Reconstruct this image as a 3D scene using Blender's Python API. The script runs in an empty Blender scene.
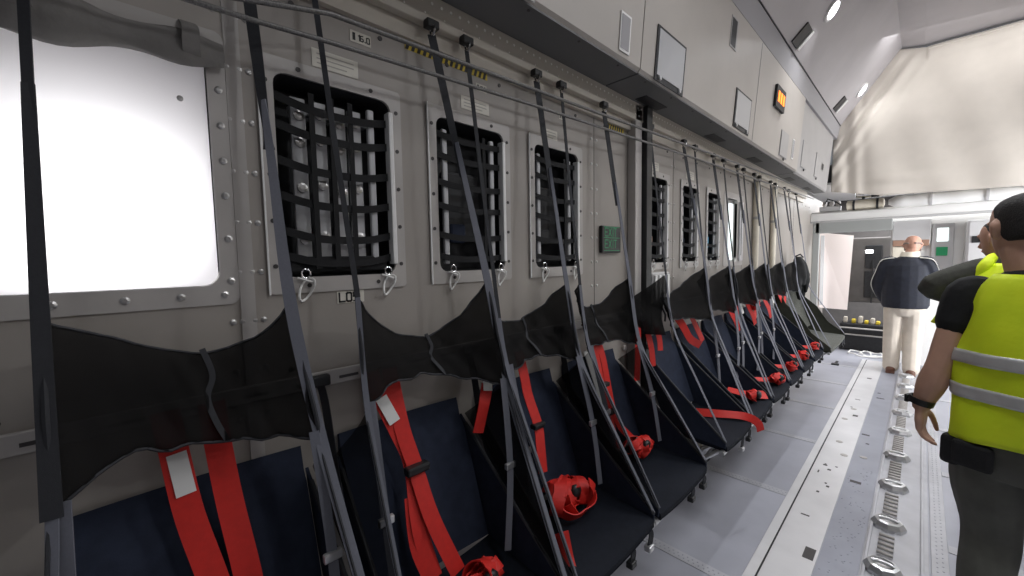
import bpy, bmesh, math, random
from mathutils import Vector, Matrix
random.seed(7)
S = bpy.context.scene
COL = S.collection
PI = math.pi

# ------------------------------------------------------------------ materials
def mat(name, col, rough=0.6, metal=0.0, noise=0.0, nscale=40.0, bump=0.0, bscale=200.0, emit=None, estr=0.0, alpha=None,
        sheen=0.0, col2=None, stretch=None, spec=None):
    m = bpy.data.materials.new(name); m.use_nodes = True
    nt = m.node_tree; b = nt.nodes['Principled BSDF']
    b.inputs['Base Color'].default_value = (*col, 1); b.inputs['Roughness'].default_value = rough
    b.inputs['Metallic'].default_value = metal
    if spec is not None: b.inputs['Specular IOR Level'].default_value = spec
    if sheen: b.inputs['Sheen Weight'].default_value = sheen
    tc = nt.nodes.new('ShaderNodeTexCoord'); src = tc.outputs['Object']
    if stretch:
        mp = nt.nodes.new('ShaderNodeMapping'); mp.inputs['Scale'].default_value = stretch
        nt.links.new(src, mp.inputs['Vector']); src = mp.outputs['Vector']
    if noise > 0 or col2:
        n = nt.nodes.new('ShaderNodeTexNoise'); n.inputs['Scale'].default_value = nscale; n.inputs['Detail'].default_value = 5
        nt.links.new(src, n.inputs['Vector'])
        r = nt.nodes.new('ShaderNodeValToRGB')
        c2 = col2 or tuple(min(1, c * (1 + noise)) for c in col); c1 = tuple(c * (1 - noise) for c in col)
        r.color_ramp.elements[0].color = (*c1, 1); r.color_ramp.elements[1].color = (*c2, 1)
        r.color_ramp.elements[0].position = .35; r.color_ramp.elements[1].position = .65
        nt.links.new(n.outputs['Fac'], r.inputs['Fac']); nt.links.new(r.outputs['Color'], b.inputs['Base Color'])
    if bump > 0:
        n2 = nt.nodes.new('ShaderNodeTexNoise'); n2.inputs['Scale'].default_value = bscale; n2.inputs['Detail'].default_value = 4
        nt.links.new(src, n2.inputs['Vector'])
        bp = nt.nodes.new('ShaderNodeBump'); bp.inputs['Strength'].default_value = bump; bp.inputs['Distance'].default_value = .01
        nt.links.new(n2.outputs['Fac'], bp.inputs['Height']); nt.links.new(bp.outputs['Normal'], b.inputs['Normal'])
    if emit:
        b.inputs['Emission Color'].default_value = (*emit, 1); b.inputs['Emission Strength'].default_value = estr
    if alpha is not None: b.inputs['Alpha'].default_value = alpha
    return m

M = {}
M['wall'] = mat('wall_paint', (.335, .305, .275), .5, 0, .05, 3, .02, 60)
M['flange'] = mat('flange_alloy', (.43, .405, .385), .45, .12, .06, 8)
M['alloy'] = mat('bright_alloy', (.62, .62, .63), .3, .75, .06, 20)
M['rivet'] = mat('rivet_steel', (.55, .54, .53), .3, .8)
M['rivetdark'] = mat('dark_screw', (.06, .055, .055), .5, .4)
M['railbeige'] = mat('rail_beige', (.52, .475, .41), .5, .1)
M['dot'] = mat('rail_hole_bright', (.85, .83, .78), .4)
M['dark'] = mat('dark_metal', (.02, .02, .022), .5, .3, .2, 30)
M['black'] = mat('black_plastic', (.012, .012, .013), .45)
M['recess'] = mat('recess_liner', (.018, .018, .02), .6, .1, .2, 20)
M['rib'] = mat('recess_rib', (.50, .50, .51), .4, .05)
M['net'] = mat('net_webbing', (.008, .008, .009), .85, 0, .2, 300, .2, 900)
M['cord'] = mat('white_cord', (.8, .79, .76), .6)
M['bin'] = mat('bin_paint', (.42, .385, .35), .45, 0, .03, 4)
M['bin2'] = mat('bin_paint_grey', (.36, .345, .335), .45, 0, .03, 4)
M['binshade'] = mat('bin_underside_shade', (.12, .12, .122), .5, 0, .05, 5)
M['hatch'] = mat('hatch_grey', (.46, .46, .47), .35, .3)
M['ceil'] = mat('ceiling_liner', (.42, .395, .40), .5, 0, .04, 3)
M['trim'] = mat('trim_grey', (.30, .29, .30), .5)
M['curtain'] = mat('curtain_cloth', (.62, .565, .50), .85, 0, .04, 4, .1, 120, sheen=.2)
M['white'] = mat('white_paint', (.8, .79, .77), .45)
M['cream'] = mat('cream_fabric', (.72, .66, .55), .8, 0, .06, 10)
M['paper'] = mat('placard_paper', (.62, .59, .52), .6, 0, .05, 15)
M['ink'] = mat('ink', (.02, .02, .02), .6)
M['inkgrey'] = mat('faint_print', (.35, .33, .3), .6)
M['yellow'] = mat('hazard_yellow', (.62, .46, .03), .5)
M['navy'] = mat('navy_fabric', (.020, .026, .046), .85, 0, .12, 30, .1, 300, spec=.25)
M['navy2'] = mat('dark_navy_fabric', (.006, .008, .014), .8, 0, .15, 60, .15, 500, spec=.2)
M['olive'] = mat('olive_fabric', (.028, .030, .019), .85, 0, .2, 20, .2, 200, sheen=.2)
M['web'] = mat('grey_webbing', (.15, .155, .185), .6, 0, .04, 200, .1, 900)
M['webdark'] = mat('dark_webbing', (.022, .023, .028), .7, 0, .1, 200, .2, 900)
M['red'] = mat('red_webbing', (.60, .018, .012), .6, 0, .05, 60, .08, 500)
M['skin'] = mat('skin', (.60, .35, .25), .5, 0, .08, 12, .05, 150)
M['skin2'] = mat('skin_ruddy', (.52, .28, .2), .5, 0, .08, 12)
M['hair'] = mat('dark_hair', (.014, .011, .010), .7, 0, .4, 90, .6, 260)
M['hairgrey'] = mat('grey_stubble', (.25, .2, .17), .8, 0, .3, 90)
M['shirt'] = mat('black_cotton', (.008, .008, .009), .85, 0, .2, 30, .1, 90)
M['vest'] = mat('hi_vis_yellow', (.80, 1.0, .02), .6, 0, .04, 12, .12, 60)
M['reflect'] = mat('reflective_tape', (.62, .62, .60), .35, .2, .05, 30)
M['trouser'] = mat('dark_trousers', (.105, .105, .09), .8, 0, .12, 12, .3, 25)
M['pouch'] = mat('black_pouch', (.010, .010, .011), .8, 0, .2, 40, .2, 200)
M['sleeve'] = mat('olive_knit', (.05, .05, .042), .9, 0, .12, 40, .2, 200)
M['jacket'] = mat('navy_jacket', (.010, .012, .022), .75, 0, .2, 20, .2, 40)
M['stripe'] = mat('pale_stripe', (.7, .68, .62), .7)
M['khaki'] = mat('pale_trousers', (.62, .55, .47), .8, 0, .06, 12, .3, 20)
M['shoe'] = mat('brown_shoe', (.12, .05, .03), .5)
M['shoeblack'] = mat('black_shoe', (.012, .012, .012), .5)
M['quilt'] = mat('grey_quilt', (.085, .078, .074), .8, 0, .1, 10)
M['pink'] = mat('pale_panel', (.80, .70, .66), .5)
M['brown'] = mat('brown_panel', (.34, .2, .14), .6)
M['doorgrey'] = mat('grey_frame', (.36, .37, .36), .5)
M['panelgrey'] = mat('grey_panel', (.48, .47, .47), .5)
M['chrome'] = mat('chrome', (.75, .75, .75), .15, 1)
M['eye'] = mat('eye', (.05, .04, .035), .3)
M['lamp'] = mat('lamp_glow', (1, 1, 1), .5, emit=(.95, .97, 1), estr=14)
M['pane'] = mat('daylight_pane', (1, 1, 1), .5, emit=(.97, .98, 1), estr=3.6)
M['reveal'] = mat('window_reveal', (.60, .58, .60), .6)
M['amber'] = mat('amber_sign', (.9, .2, .02), .5, emit=(1, .22, .02), estr=2.2)
M['green'] = mat('green_sign', (.02, .24, .10), .5, emit=(.02, .5, .16), estr=.07)
M['cyan'] = mat('cyan_display', (.1, .4, .6), .4, emit=(.05, .35, .6), estr=.5)
M['displaylit'] = mat('display_glow', (.8, .85, .8), .4, emit=(.8, .9, .9), estr=1.2)
M['shadecloth'] = mat('shade_fabric', (.20, .19, .18), .8, 0, .08, 20, .2, 60)

# floor: painted alloy, faintly scuffed
M['floor'] = mat('floor_panel_grey', (.385, .39, .44), .34, .15, .05, 4, .015, 30)
M['floorlight'] = mat('floor_plate_light', (.66, .65, .66), .34, .2, .05, 5, .02, 40)
M['floormid'] = mat('floor_plate_blue', (.31, .32, .37), .40, .2, .05, 6, .02, 40)
M['floortrack'] = mat('floor_track', (.48, .48, .51), .33, .25, .06, 9)

# sheer seat mesh: a woven black net, really part transparent
def sheer():
    m = bpy.data.materials.new('black_sheer_mesh'); m.use_nodes = True; nt = m.node_tree
    b = nt.nodes['Principled BSDF']; b.inputs['Base Color'].default_value = (.008, .0075, .0075, 1)
    b.inputs['Roughness'].default_value = .85; b.inputs['Specular IOR Level'].default_value = .15
    tr = nt.nodes.new('ShaderNodeBsdfTransparent'); mx = nt.nodes.new('ShaderNodeMixShader'); mx.inputs[0].default_value = .78
    out = nt.nodes['Material Output']
    nt.links.new(tr.outputs[0], mx.inputs[1]); nt.links.new(b.outputs[0], mx.inputs[2]); nt.links.new(mx.outputs[0], out.inputs['Surface'])
    return m
M['sheer'] = sheer()

# ------------------------------------------------------------------ mesh helpers
class MB:
    def __init__(s): s.v = []; s.f = []; s.mi = []; s.cur = 0; s.mats = []
    def use(s, key):
        if key not in s.mats: s.mats.append(key)
        s.cur = s.mats.index(key); return s
    def add(s, vs, fs):
        o = len(s.v); s.v += [tuple(v) for v in vs]
        for f in fs: s.f.append([i + o for i in f]); s.mi.append(s.cur)
        return s
    def box(s, a, b, ch=0.0):
        x0, y0, z0 = [min(a[i], b[i]) for i in range(3)]; x1, y1, z1 = [max(a[i], b[i]) for i in range(3)]
        c = min(ch, (x1-x0)*.45, (y1-y0)*.45, (z1-z0)*.45)
        if c <= 0:
            vs = [(x, y, z) for x in (x0, x1) for y in (y0, y1) for z in (z0, z1)]
            return s.add(vs, [(0,1,3,2),(4,6,7,5),(0,4,5,1),(2,3,7,6),(0,2,6,4),(1,5,7,3)])
        bm = bmesh.new(); bmesh.ops.create_cube(bm, size=1)
        for v in bm.verts:
            v.co = Vector(((x0+x1)/2+v.co.x*(x1-x0), (y0+y1)/2+v.co.y*(y1-y0), (z0+z1)/2+v.co.z*(z1-z0)))
        bmesh.ops.bevel(bm, geom=bm.edges[:], offset=c, segments=2, affect='EDGES', profile=.5)
        bm.verts.index_update()
        s.add([v.co[:] for v in bm.verts], [[v.index for v in f.verts] for f in bm.faces]); bm.free(); return s
    def rings(s, rings, cap=True, closed=True):
        n = len(rings[0]); vs = [p for r in rings for p in r]; fs = []
        for i in range(len(rings)-1):
            for j in range(n if closed else n-1):
                k = (j+1) % n
                fs.append((i*n+j, i*n+k, (i+1)*n+k, (i+1)*n+j))
        if cap:
            fs.append(tuple(range(n))[::-1]); fs.append(tuple((len(rings)-1)*n+j for j in range(n)))
        return s.add(vs, fs)
    def tube(s, pts, r, n=8, cap=True):
        pts = [Vector(p) for p in pts]; rs = r if isinstance(r, (list, tuple)) else [r]*len(pts)
        rings = []; up = None
        for i, p in enumerate(pts):
            d = (pts[min(i+1, len(pts)-1)] - pts[max(i-1, 0)])
            if d.length < 1e-9: d = Vector((0,0,1))
            d.normalize()
            if up is None: up = Vector((0,0,1)) if abs(d.z) < .9 else Vector((0,1,0))
            x = d.cross(up); x.normalize(); up = x.cross(d); up.normalize()
            rings.append([p + (x*math.cos(2*PI*j/n) + up*math.sin(2*PI*j/n))*rs[i] for j in range(n)])
        return s.rings(rings, cap)
    def ribbon(s, pts, w, t=.0025, wd=(0,1,0), div=6):
        """flat strap along pts (smoothed); wd: the direction its width runs in, one vector or one per point"""
        pts = [Vector(p) for p in pts]
        wds = [Vector(d) for d in wd] if isinstance(wd[0], (tuple, list, Vector)) else [Vector(wd)]*len(pts)
        ws = w if isinstance(w, (list, tuple)) else [w]*len(pts)
        P, D, Wd = [], [], []
        n = len(pts)
        for i in range(n-1):
            p0, p1, p2, p3 = pts[max(i-1,0)], pts[i], pts[i+1], pts[min(i+2,n-1)]
            for q in range(div + (1 if i == n-2 else 0)):
                u = q/div
                P.append(.5*((2*p1)+(p2-p0)*u+(2*p0-5*p1+4*p2-p3)*u*u+(3*p1-p0-3*p2+p3)*u**3))
                D.append(wds[i].lerp(wds[i+1], u)); Wd.append(ws[i]*(1-u)+ws[i+1]*u)
        rings = []
        for i, p in enumerate(P):
            d = P[min(i+1,len(P)-1)]-P[max(i-1,0)]
            if d.length < 1e-9: d = Vector((0,0,-1))
            d.normalize(); x = D[i]-d*D[i].dot(d)
            if x.length < 1e-6: x = d.orthogonal()
            x.normalize(); nn = d.cross(x)
            a, b = x*Wd[i]/2, nn*t/2
            rings.append([p-a-b, p+a-b, p+a+b, p-a+b])
        return s.rings(rings)
    def lathe(s, c, prof, axis='z', n=16):
        c = Vector(c); rings = []
        for r, h in prof:
            ring = []
            for j in range(n):
                a = 2*PI*j/n; u, v = r*math.cos(a), r*math.sin(a)
                ring.append(c + {'z': Vector((u, v, h)), 'x': Vector((h, u, v)), 'y': Vector((v, h, u))}[axis])
            rings.append(ring)
        return s.rings(rings)
    def ball(s, c, r, n=10):
        rx, ry, rz = r if isinstance(r, (tuple, list)) else (r, r, r)
        rings = []
        for i in range(n+1):
            a = -PI/2 + PI*i/n; q = max(math.cos(a), .02)
            rings.append([Vector(c)+Vector((rx*q*math.cos(2*PI*j/n), ry*q*math.sin(2*PI*j/n), rz*math.sin(a))) for j in range(n)])
        return s.rings(rings)
    def build(s, name, key=None, parent=None, smooth=False, **props):
        me = bpy.data.meshes.new(name); me.from_pydata(s.v, [], s.f)
        keys = s.mats or [key]
        for k in keys: me.materials.append(M[k])
        for p, i in zip(me.polygons, s.mi): p.material_index = i if s.mats else 0
        bm = bmesh.new(); bm.from_mesh(me); bmesh.ops.recalc_face_normals(bm, faces=bm.faces[:]); bm.to_mesh(me); bm.free()
        if smooth:
            for p in me.polygons: p.use_smooth = True
            try: me.set_sharp_from_angle(angle=R(50))
            except Exception: pass
        o = bpy.data.objects.new(name, me); COL.objects.link(o)
        if parent is not None:
            o.parent = parent; o.matrix_parent_inverse = Matrix.Translation(-Vector(parent.location))
        for k, v in props.items(): o[k] = v
        return o
R = math.radians

def tag(o, label, cat, group=None):
    o['label'] = label; o['category'] = cat
    if group: o['group'] = group
    return o
def thing(name, loc, label, cat, group=None):
    o = bpy.data.objects.new(name, None); COL.objects.link(o); o.location = loc; o.empty_display_size = .05
    return tag(o, label, cat, group)
def struct(o): o['kind'] = 'structure'; return o

def rrect(y0, y1, z0, z1, r, x, n=5):
    pts = []
    for cy, cz, a0 in ((y1-r, z1-r, 0), (y0+r, z1-r, 90), (y0+r, z0+r, 180), (y1-r, z0+r, 270)):
        for i in range(n+1):
            a = R(a0 + 90*i/n); pts.append((x, cy+r*math.cos(a), cz+r*math.sin(a)))
    return pts

# ------------------------------------------------------------------ the cabin: Y runs forward along the cabin, X across it, Z up
WX = -1.15          # the window side's inner face
YA, YB = -4.5, 7.6
ZR = 2.33           # underside of the overhead bins

# wall with real openings
pitch = .481
net_idx = [1, 2, 3, 5, 6, 7]
def wc(k): return -.027 + pitch*(k) + .0
HOLES = [(-.217, .163, 1.45, 1.985)]
NETS = {1: (.297, .612), 2: (.776, 1.082), 3: (1.260, 1.563), 5: (2.26, 2.51), 6: (2.745, 3.0), 7: (3.205, 3.44)}
for k, (a, b) in NETS.items(): HOLES.append((a, b, 1.462, 1.98))
HOLES.append((3.64, 3.90, 1.45, 1.98))
w = MB()
ys = sorted({YA, YB + .9, *[h[0] for h in HOLES], *[h[1] for h in HOLES]})
for i in range(len(ys)-1):
    ya, yb = ys[i], ys[i+1]; h = [q for q in HOLES if abs(q[0]-ya) < 1e-6 and abs(q[1]-yb) < 1e-6]
    cuts = [(-.02, ZR)] if not h else [(-.02, h[0][2]), (h[0][3], ZR)]
    for z0, z1 in cuts: w.box((WX-.02, ya, z0), (WX, yb, z1))
struct(w.build('wall_left', 'wall'))
# panel joints and rivets of the wall
w = MB()
for y in (.205, .225, 1.70, 2.60, 4.05, 5.0, 6.1):
    w.use('dark'); w.box((WX, y-.0012, .05), (WX+.0012, y+.0012, 2.2))
    w.use('rivet')
    for sgn in (-1, 1):
        for z in [1.0+.12*i for i in range(11)]:
            w.lathe((WX, y+sgn*.022, z), [(.007, 0), (.007, .002), (.003, .0035)], 'x', 8)
w.use('flange'); w.box((WX, .200, .05), (WX+.003, .231, 2.2))
w.use('rivetdark')
for y in [-.9+.24*i for i in range(34)]:
    w.lathe((WX, y+.05, 2.16), [(.007, 0), (.007, .003)], 'x', 8); w.lathe((WX, y, 1.22), [(.006, 0), (.006, .003)], 'x', 8)
struct(w.build('trim_1'))
# perforated rail on the wall behind the seats
w = MB(); w.use('flange'); w.box((WX, YA, 1.158), (WX+.012, 6.5, 1.20), .003)
w.use('rivetdark')
for i in range(60): w.box((WX+.012, -.5+.115*i, 1.172), (WX+.0128, -.445+.115*i, 1.180))
struct(w.build('trim_2'))
# perforated overhead rail the seat straps hang from
w = MB(); w.use('railbeige'); w.box((WX, YA, 2.185), (WX+.02, 6.6, 2.33)); w.box((WX+.02, YA, 2.235), (WX+.05, 6.6, 2.328), .004)
w.use('dot')
for i in range(200):
    y = -.3+.036*i
    if y < 6.6: w.lathe((WX+.05, y, 2.30), [(.0048, 0), (.0048, .002)], 'x', 6)
    if i % 2 == 0 and y < 6.6: w.lathe((WX+.05, y+.01, 2.265), [(.003, 0), (.003, .0015)], 'x', 6)
struct(w.build('trim_3'))

# ------------------------------------------------------------------ bright window with its rolled shade
win = thing('window_1', (WX, -.027, 1.45), 'big bright white side window with rounded corners under a rolled grey shade', 'window'); struct(win)
m = MB(); m.use('flange')
o_, i_ = rrect(-.265, .199, 1.405, 2.03, .02, WX+.004), rrect(-.217, .163, 1.45, 1.985, .032, WX+.004)
ob, ib = [(WX, p[1], p[2]) for p in o_], [(WX-.03, p[1], p[2]) for p in i_]
m.rings([ob, o_, i_, ib], cap=False)
m.use('rivet')
for z in (1.46, 1.56, 1.66, 1.74, 1.82, 1.90, 1.97):
    m.lathe((WX+.004, .184, z), [(.008, 0), (.008, .002), (.004, .004)], 'x', 10)
for y in (-.2, -.1, 0, .09, .17): m.lathe((WX+.004, y, 1.428), [(.008, 0), (.008, .002), (.004, .004)], 'x', 10)
m.build('window_frame', parent=win)
m = MB()    # deep reveal narrowing to the smaller outer pane
a = rrect(-.217, .163, 1.45, 1.985, .032, WX-.02); b = rrect(-.212, .158, 1.455, 1.965, .035, WX-.035); c = rrect(-.175, .122, 1.46, 1.80, .07, WX-.13)
m.rings([a, b, c], cap=False); m.build('window_reveal', 'reveal', win, smooth=True)
m = MB(); p = rrect(-.18, .127, 1.456, 1.805, .07, WX-.129); p2 = [(WX-.14, q[1], q[2]) for q in p]
m.rings([p, p2]); m.build('window_pane', 'pane', win)

def frosted():
    m = bpy.data.materials.new('frosted_plastic'); m.use_nodes = True; nt = m.node_tree; nt.nodes.remove(nt.nodes['Principled BSDF'])
    tl = nt.nodes.new('ShaderNodeBsdfTranslucent'); tl.inputs['Color'].default_value = (.93, .91, .91, 1)
    df = nt.nodes.new('ShaderNodeBsdfDiffuse'); df.inputs['Color'].default_value = (.6, .58, .58, 1)
    tr = nt.nodes.new('ShaderNodeBsdfTransparent'); a = nt.nodes.new('ShaderNodeMixShader'); a.inputs[0].default_value = .2
    b = nt.nodes.new('ShaderNodeMixShader'); b.inputs[0].default_value = .10
    nt.links.new(tl.outputs[0], a.inputs[1]); nt.links.new(df.outputs[0], a.inputs[2]); nt.links.new(a.outputs[0], b.inputs[1]); nt.links.new(tr.outputs[0], b.inputs[2])
    nt.links.new(b.outputs[0], nt.nodes['Material Output'].inputs['Surface']); return m
M['frost'] = frosted()
m = MB(); p = rrect(-.216, .162, 1.451, 1.984, .031, WX-.012); m.add(p, [tuple(range(len(p)))]); m.build('inner_pane', 'frost', win)
m = MB(); m.lathe((WX-.012, .115, 1.868), [(.006, 0), (.006, .003), (.003, .005)], 'x', 10); m.build('pane_screw', 'rivet', win)

sh = thing('window_shade', (WX+.01, -.02, 2.0), 'grey fabric shade rolled up along the top of the bright window', 'shade')
m = MB(); rings = []
for i in range(25):
    u = i/24; y = -.275+.47*u
    rad = .042 + .006*math.sin(u*17) - .016*u; zc = 1.948 + .024*u
    rings.append([(WX+.012+rad*.5*math.cos(a)+.008, y, zc+rad*1.15*math.sin(a)+.004*math.sin(a*3+u*9)) for a in [2*PI*j/14 for j in range(14)]])
m.rings(rings); m.build('rolled_fabric', 'shadecloth', sh, smooth=True)
m = MB(); m.use('shadecloth')
for y in (-.10, .135):
    m = MB(); m.use('shadecloth'); m.ribbon([(WX+.006, y, 2.03), (WX+.05, y, 2.0), (WX+.046, y, 1.965), (WX+.008, y+.006, 1.94)], .03, .003); m.build('tie_strap', parent=sh, smooth=True)

# ------------------------------------------------------------------ netted recesses in the wall
def carabiner(parent, y, z):
    m = MB(); m.use('cord')
    m.tube([(WX+.012+.006*math.sin(a*2), y+.016*math.cos(a)+.012*math.sin(a), z-.028+.03*math.sin(a)) for a in [2*PI*j/14 for j in range(15)]], .0032, 6)
    m.tube([(WX+.01, y-.02, z+.004), (WX+.02, y, z-.004), (WX+.012, y+.022, z-.01)], .003, 6)
    m.use('chrome'); m.tube([(WX+.012, y+.011*math.cos(a), z+.014+.012*math.sin(a)) for a in [2*PI*j/12 for j in range(13)]], .0025, 6)
    m.build('cord_clip', parent=parent, smooth=True)
LBL = {1: ('netted wall recess beside the bright window, pale ribs showing through its black webbing'),
       2: ('second netted wall recess from the bright window, dark inside, under the hazard tape'),
       3: ('third netted wall recess from the bright window, just before the green sign'),
       5: ('netted wall recess just past the black post, above the white junction box'),
       6: ('netted wall recess second past the black post, between two others'),
       7: ('netted wall recess with a small cyan light inside, beside the silver window')}
for k, (y0, y1) in NETS.items():
    z0, z1 = 1.462, 1.98
    t = thing('netted_recess', (WX, (y0+y1)/2, z0), LBL[k], 'wall recess', 'netted recesses along the wall')
    m = MB(); m.use('flange')
    ov, iv = rrect(y0-.034, y1+.034, z0-.042, z1+.036, .012, WX+.005), rrect(y0, y1, z0, z1, .03, WX+.005)
    m.rings([[(WX, p[1], p[2]) for p in ov], ov, iv, [(WX-.02, p[1], p[2]) for p in iv]], cap=False)
    m.use('rivetdark')
    for i in range(5):
        for y in (y0-.018, y1+.018): m.lathe((WX+.005, y, z0+.03+i*.115), [(.006, 0), (.006, .002)], 'x', 8)
    for y in (y0+.06, y1-.06):
        for z in (z0-.022, z1+.018): m.lathe((WX+.005, y, z), [(.006, 0), (.006, .002)], 'x', 8)
    m.use('white'); m.box((WX+.004, y0-.036, z0-.042), (WX+.010, y0-.032, z1+.036)); m.box((WX-.02, y1-.009, z0+.03), (WX+.010, y1+.006, z1-.03), .003)  # edge strips in white; the right one's highlight is put into its colour
    m.build('flange', parent=t)
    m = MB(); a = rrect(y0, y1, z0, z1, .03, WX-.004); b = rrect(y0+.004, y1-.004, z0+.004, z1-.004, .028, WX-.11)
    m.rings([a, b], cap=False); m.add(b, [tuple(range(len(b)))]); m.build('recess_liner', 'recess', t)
    posts = (y0+.045, y1-.045) if k != 1 else (y0+.065, y0+.118, y0+.172, y0+.218, y1-.055)
    for q, y in enumerate(posts):
        m = MB(); m.use('rib')
        wdt = .018 if (k == 1 and y < y1-.08) else .012
        if k == 1 and q < 4: m.box((WX-.045, y-.019, z0+.03), (WX-.03, y+.019, z1-.04), .003)
        else: m.box((WX-.028, y-.0105, z0+.025), (WX-.012, y+.0105, z1-.03), .005)
        m.use('rivet')
        if k == 1 and q < 4:
            for z in (z0+.10, z0+.24, z0+.36, z0+.43): m.lathe((WX-.03, y, z+.012*(q % 2)), [(.013, 0), (.013, .008), (.006, .010)], 'x', 10)
        m.build('rib', parent=t)
    if k == 1:
        m = MB(); m.box((WX-.075, y0+.05, z1-.075), (WX-.05, y1-.05, z1-.055), .003); m.build('rib', 'rib', t)
    m = MB()    # cargo net: sagging horizontals, straight verticals
    H = (.065, .135, .225, .315, .405, .47) if k == 1 else (.06, .13, .22, .30, .40, .475)
    for i, h in enumerate(H):
        zz = z1-h; sag = .010 if k == 1 else .002
        m.ribbon([(WX-.012, y0+.004, zz+.012), (WX-.003, y0+.3*(y1-y0), zz-sag), (WX-.003, y0+.7*(y1-y0), zz-sag*1.2), (WX-.012, y1-.004, zz+.004)], .021, .003, (0,0,1))
    vs = (.29, .455, .62) if k == 1 else ((.5,) if k > 3 else (.70,))
    for u in vs:
        y = y0+u*(y1-y0)
        wv = .014
        m.ribbon([(WX-.006, y, z1-.03), (WX+.001, y-.002, (z0+z1)/2), (WX-.004, y, z0+.02)], wv, .003, (0,1,0))
    m.build('cargo_net', 'net', t)
    if k == 1:
        m = MB(); m.box((WX-.03, y0+.02, z0+.012), (WX-.012, y1-.02, z0+.055), .004); m.build('net_hem', 'net', t)
    if k in (2, 3, 5, 6, 7):
        m = MB(); m.use('dark'); m.box((WX-.095, y0+.07, z0+.12), (WX-.06, y1-.07, z0+.36), .01)
        m.use({2: 'navy', 3: 'recess', 5: 'brown', 6: 'navy', 7: 'cyan'}[k]); m.box((WX-.06, y0+.08, z0+.10), (WX-.04, y0+.15, z0+(.17 if k != 7 else .19)), .01)
        m.build('stowed_kit', parent=t)
    carabiner(t, y0+.05, z0-.005); carabiner(t, y1-.03, z0-.005)

# silver window past the nets
win = thing('window_2', (WX, 3.77, 1.45), 'silver daylit side window beside the pale pipes', 'window'); struct(win)
m = MB(); m.use('flange')
ov, iv = rrect(3.56, 4.06, 1.41, 2.03, .015, WX+.004), rrect(3.64, 3.90, 1.45, 1.98, .03, WX+.004)
m.rings([[(WX, p[1], p[2]) for p in ov], ov, iv, [(WX-.03, p[1], p[2]) for p in iv]], cap=False); m.build('window_frame', parent=win)
m = MB(); m.use('panelgrey'); p = rrect(3.63, 3.91, 1.44, 1.99, .03, WX-.03); m.rings([p, [(WX-.04, q[1], q[2]) for q in p]])
m.use('displaylit'); m.box((WX-.03, 3.77, 1.46), (WX-.028, 3.89, 1.95)); m.build('window_pane', parent=win)
m = MB(); m.use('alloy'); m.box((WX+.004, 3.93, 1.45), (WX+.02, 4.02, 1.97), .004); m.use('dark'); m.box((WX+.02, 3.955, 1.5), (WX+.022, 3.962, 1.92)); m.build('frame_strip', parent=win)

# ------------------------------------------------------------------ small letters drawn as strokes
GL = {'L': [[(0,1),(0,0),(.6,0)]], 'O': [[(0,.1),(0,.9),(.15,1),(.5,1),(.65,.9),(.65,.1),(.5,0),(.15,0),(0,.1)]], '0': [[(0,.1),(0,.9),(.12,1),(.45,1),(.57,.9),(.57,.1),(.45,0),(.12,0),(0,.1)]],
      '5': [[(.6,1),(0,1),(0,.55),(.45,.55),(.6,.42),(.6,.12),(.45,0),(0,0)]], '6': [[(.5,1),(.1,.9),(0,.5),(0,.1),(.15,0),(.45,0),(.57,.12),(.57,.42),(.4,.52),(0,.45)]],
      '1': [[(.1,.8),(.3,1),(.3,0)]], '.': [[(.1,0),(.1,.08)]], '7': [[(0,1),(.6,1),(.2,0)]], '2': [[(0,.85),(.15,1),(.45,1),(.57,.85),(.57,.6),(0,0),(.6,0)]], 'E': [[(.6,1),(0,1),(0,0),(.6,0)],[(0,.5),(.5,.5)]],
      'X': [[(0,0),(.6,1)],[(.6,0),(0,1)]], 'I': [[(.15,0),(.15,1)]], 'T': [[(0,1),(.6,1)],[(.3,1),(.3,0)]]}
def text_on_wall(m, s, y, z, h, x, wgt=.12):
    """letters on the wall plane, reading along +Y"""
    for ch in s:
        for st in GL.get(ch, []):
            for (a, b), (c, d) in zip(st[:-1], st[1:]):
                p, q = Vector((x, y+a*h, z+b*h)), Vector((x, y+c*h, z+d*h)); dd = (q-p)
                if dd.length < 1e-6: continue
                dd.normalize(); n = Vector((0, -dd.z, dd.y))*wgt*h/2; e = dd*wgt*h/2; X = Vector((.0006, 0, 0))
                m.add([p-e-n, q+e-n, q+e+n, p-e+n, p-e-n+X, q+e-n+X, q+e+n+X, p-e+n+X], [(0,1,2,3),(4,5,6,7),(0,1,5,4),(1,2,6,5),(2,3,7,6),(3,0,4,7)])
        y += h*(.42 if ch in '.1I' else .85)
def placard(yc, zc, wy, hz, label, text=None, th=None, lines=0, group=None, block=False):
    t = thing('placard', (WX, yc, zc), label, 'placard', group)
    m = MB(); m.box((WX, yc-wy/2, zc-hz/2), (WX+.002, yc+wy/2, zc+hz/2), .0008); m.build('plate', 'paper', t)
    m = MB()
    if block: m.use('ink'); m.box((WX+.002, yc-wy*.38, zc-hz*.32), (WX+.0026, yc-wy*.25, zc+hz*.32))
    if text: m.use('ink'); text_on_wall(m, text, yc-wy*(.42 if not block else .12), zc-th/2, th, WX+.002, .2)
    m.use('inkgrey')
    for i in range(lines):
        z = zc+hz*.25-i*hz*.25; m.box((WX+.002, yc-wy*.4, z-.0015), (WX+.0024, yc+wy*.4-(.02 if i == 2 else 0), z+.0015))
    if m.v: m.build('print', parent=t)
placard(.468, 1.400, .078, .034, 'small white placard with black L05 lettering below the first netted recess', 'L05', .024)
placard(.53, 2.138, .062, .032, 'small white placard reading 16.0 high on the wall near the ropes', '16.0', .015, block=True)
placard(.456, 2.045, .125, .048, 'beige instruction placard above the netted recess with pale ribs', lines=3)
placard(.95, 2.055, .13, .045, 'beige instruction placard above the second netted recess', lines=3)
placard(.98, 2.125, .05, .026, 'tiny white placard just under the hazard tape', '17.2', .011, block=True)
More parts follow.
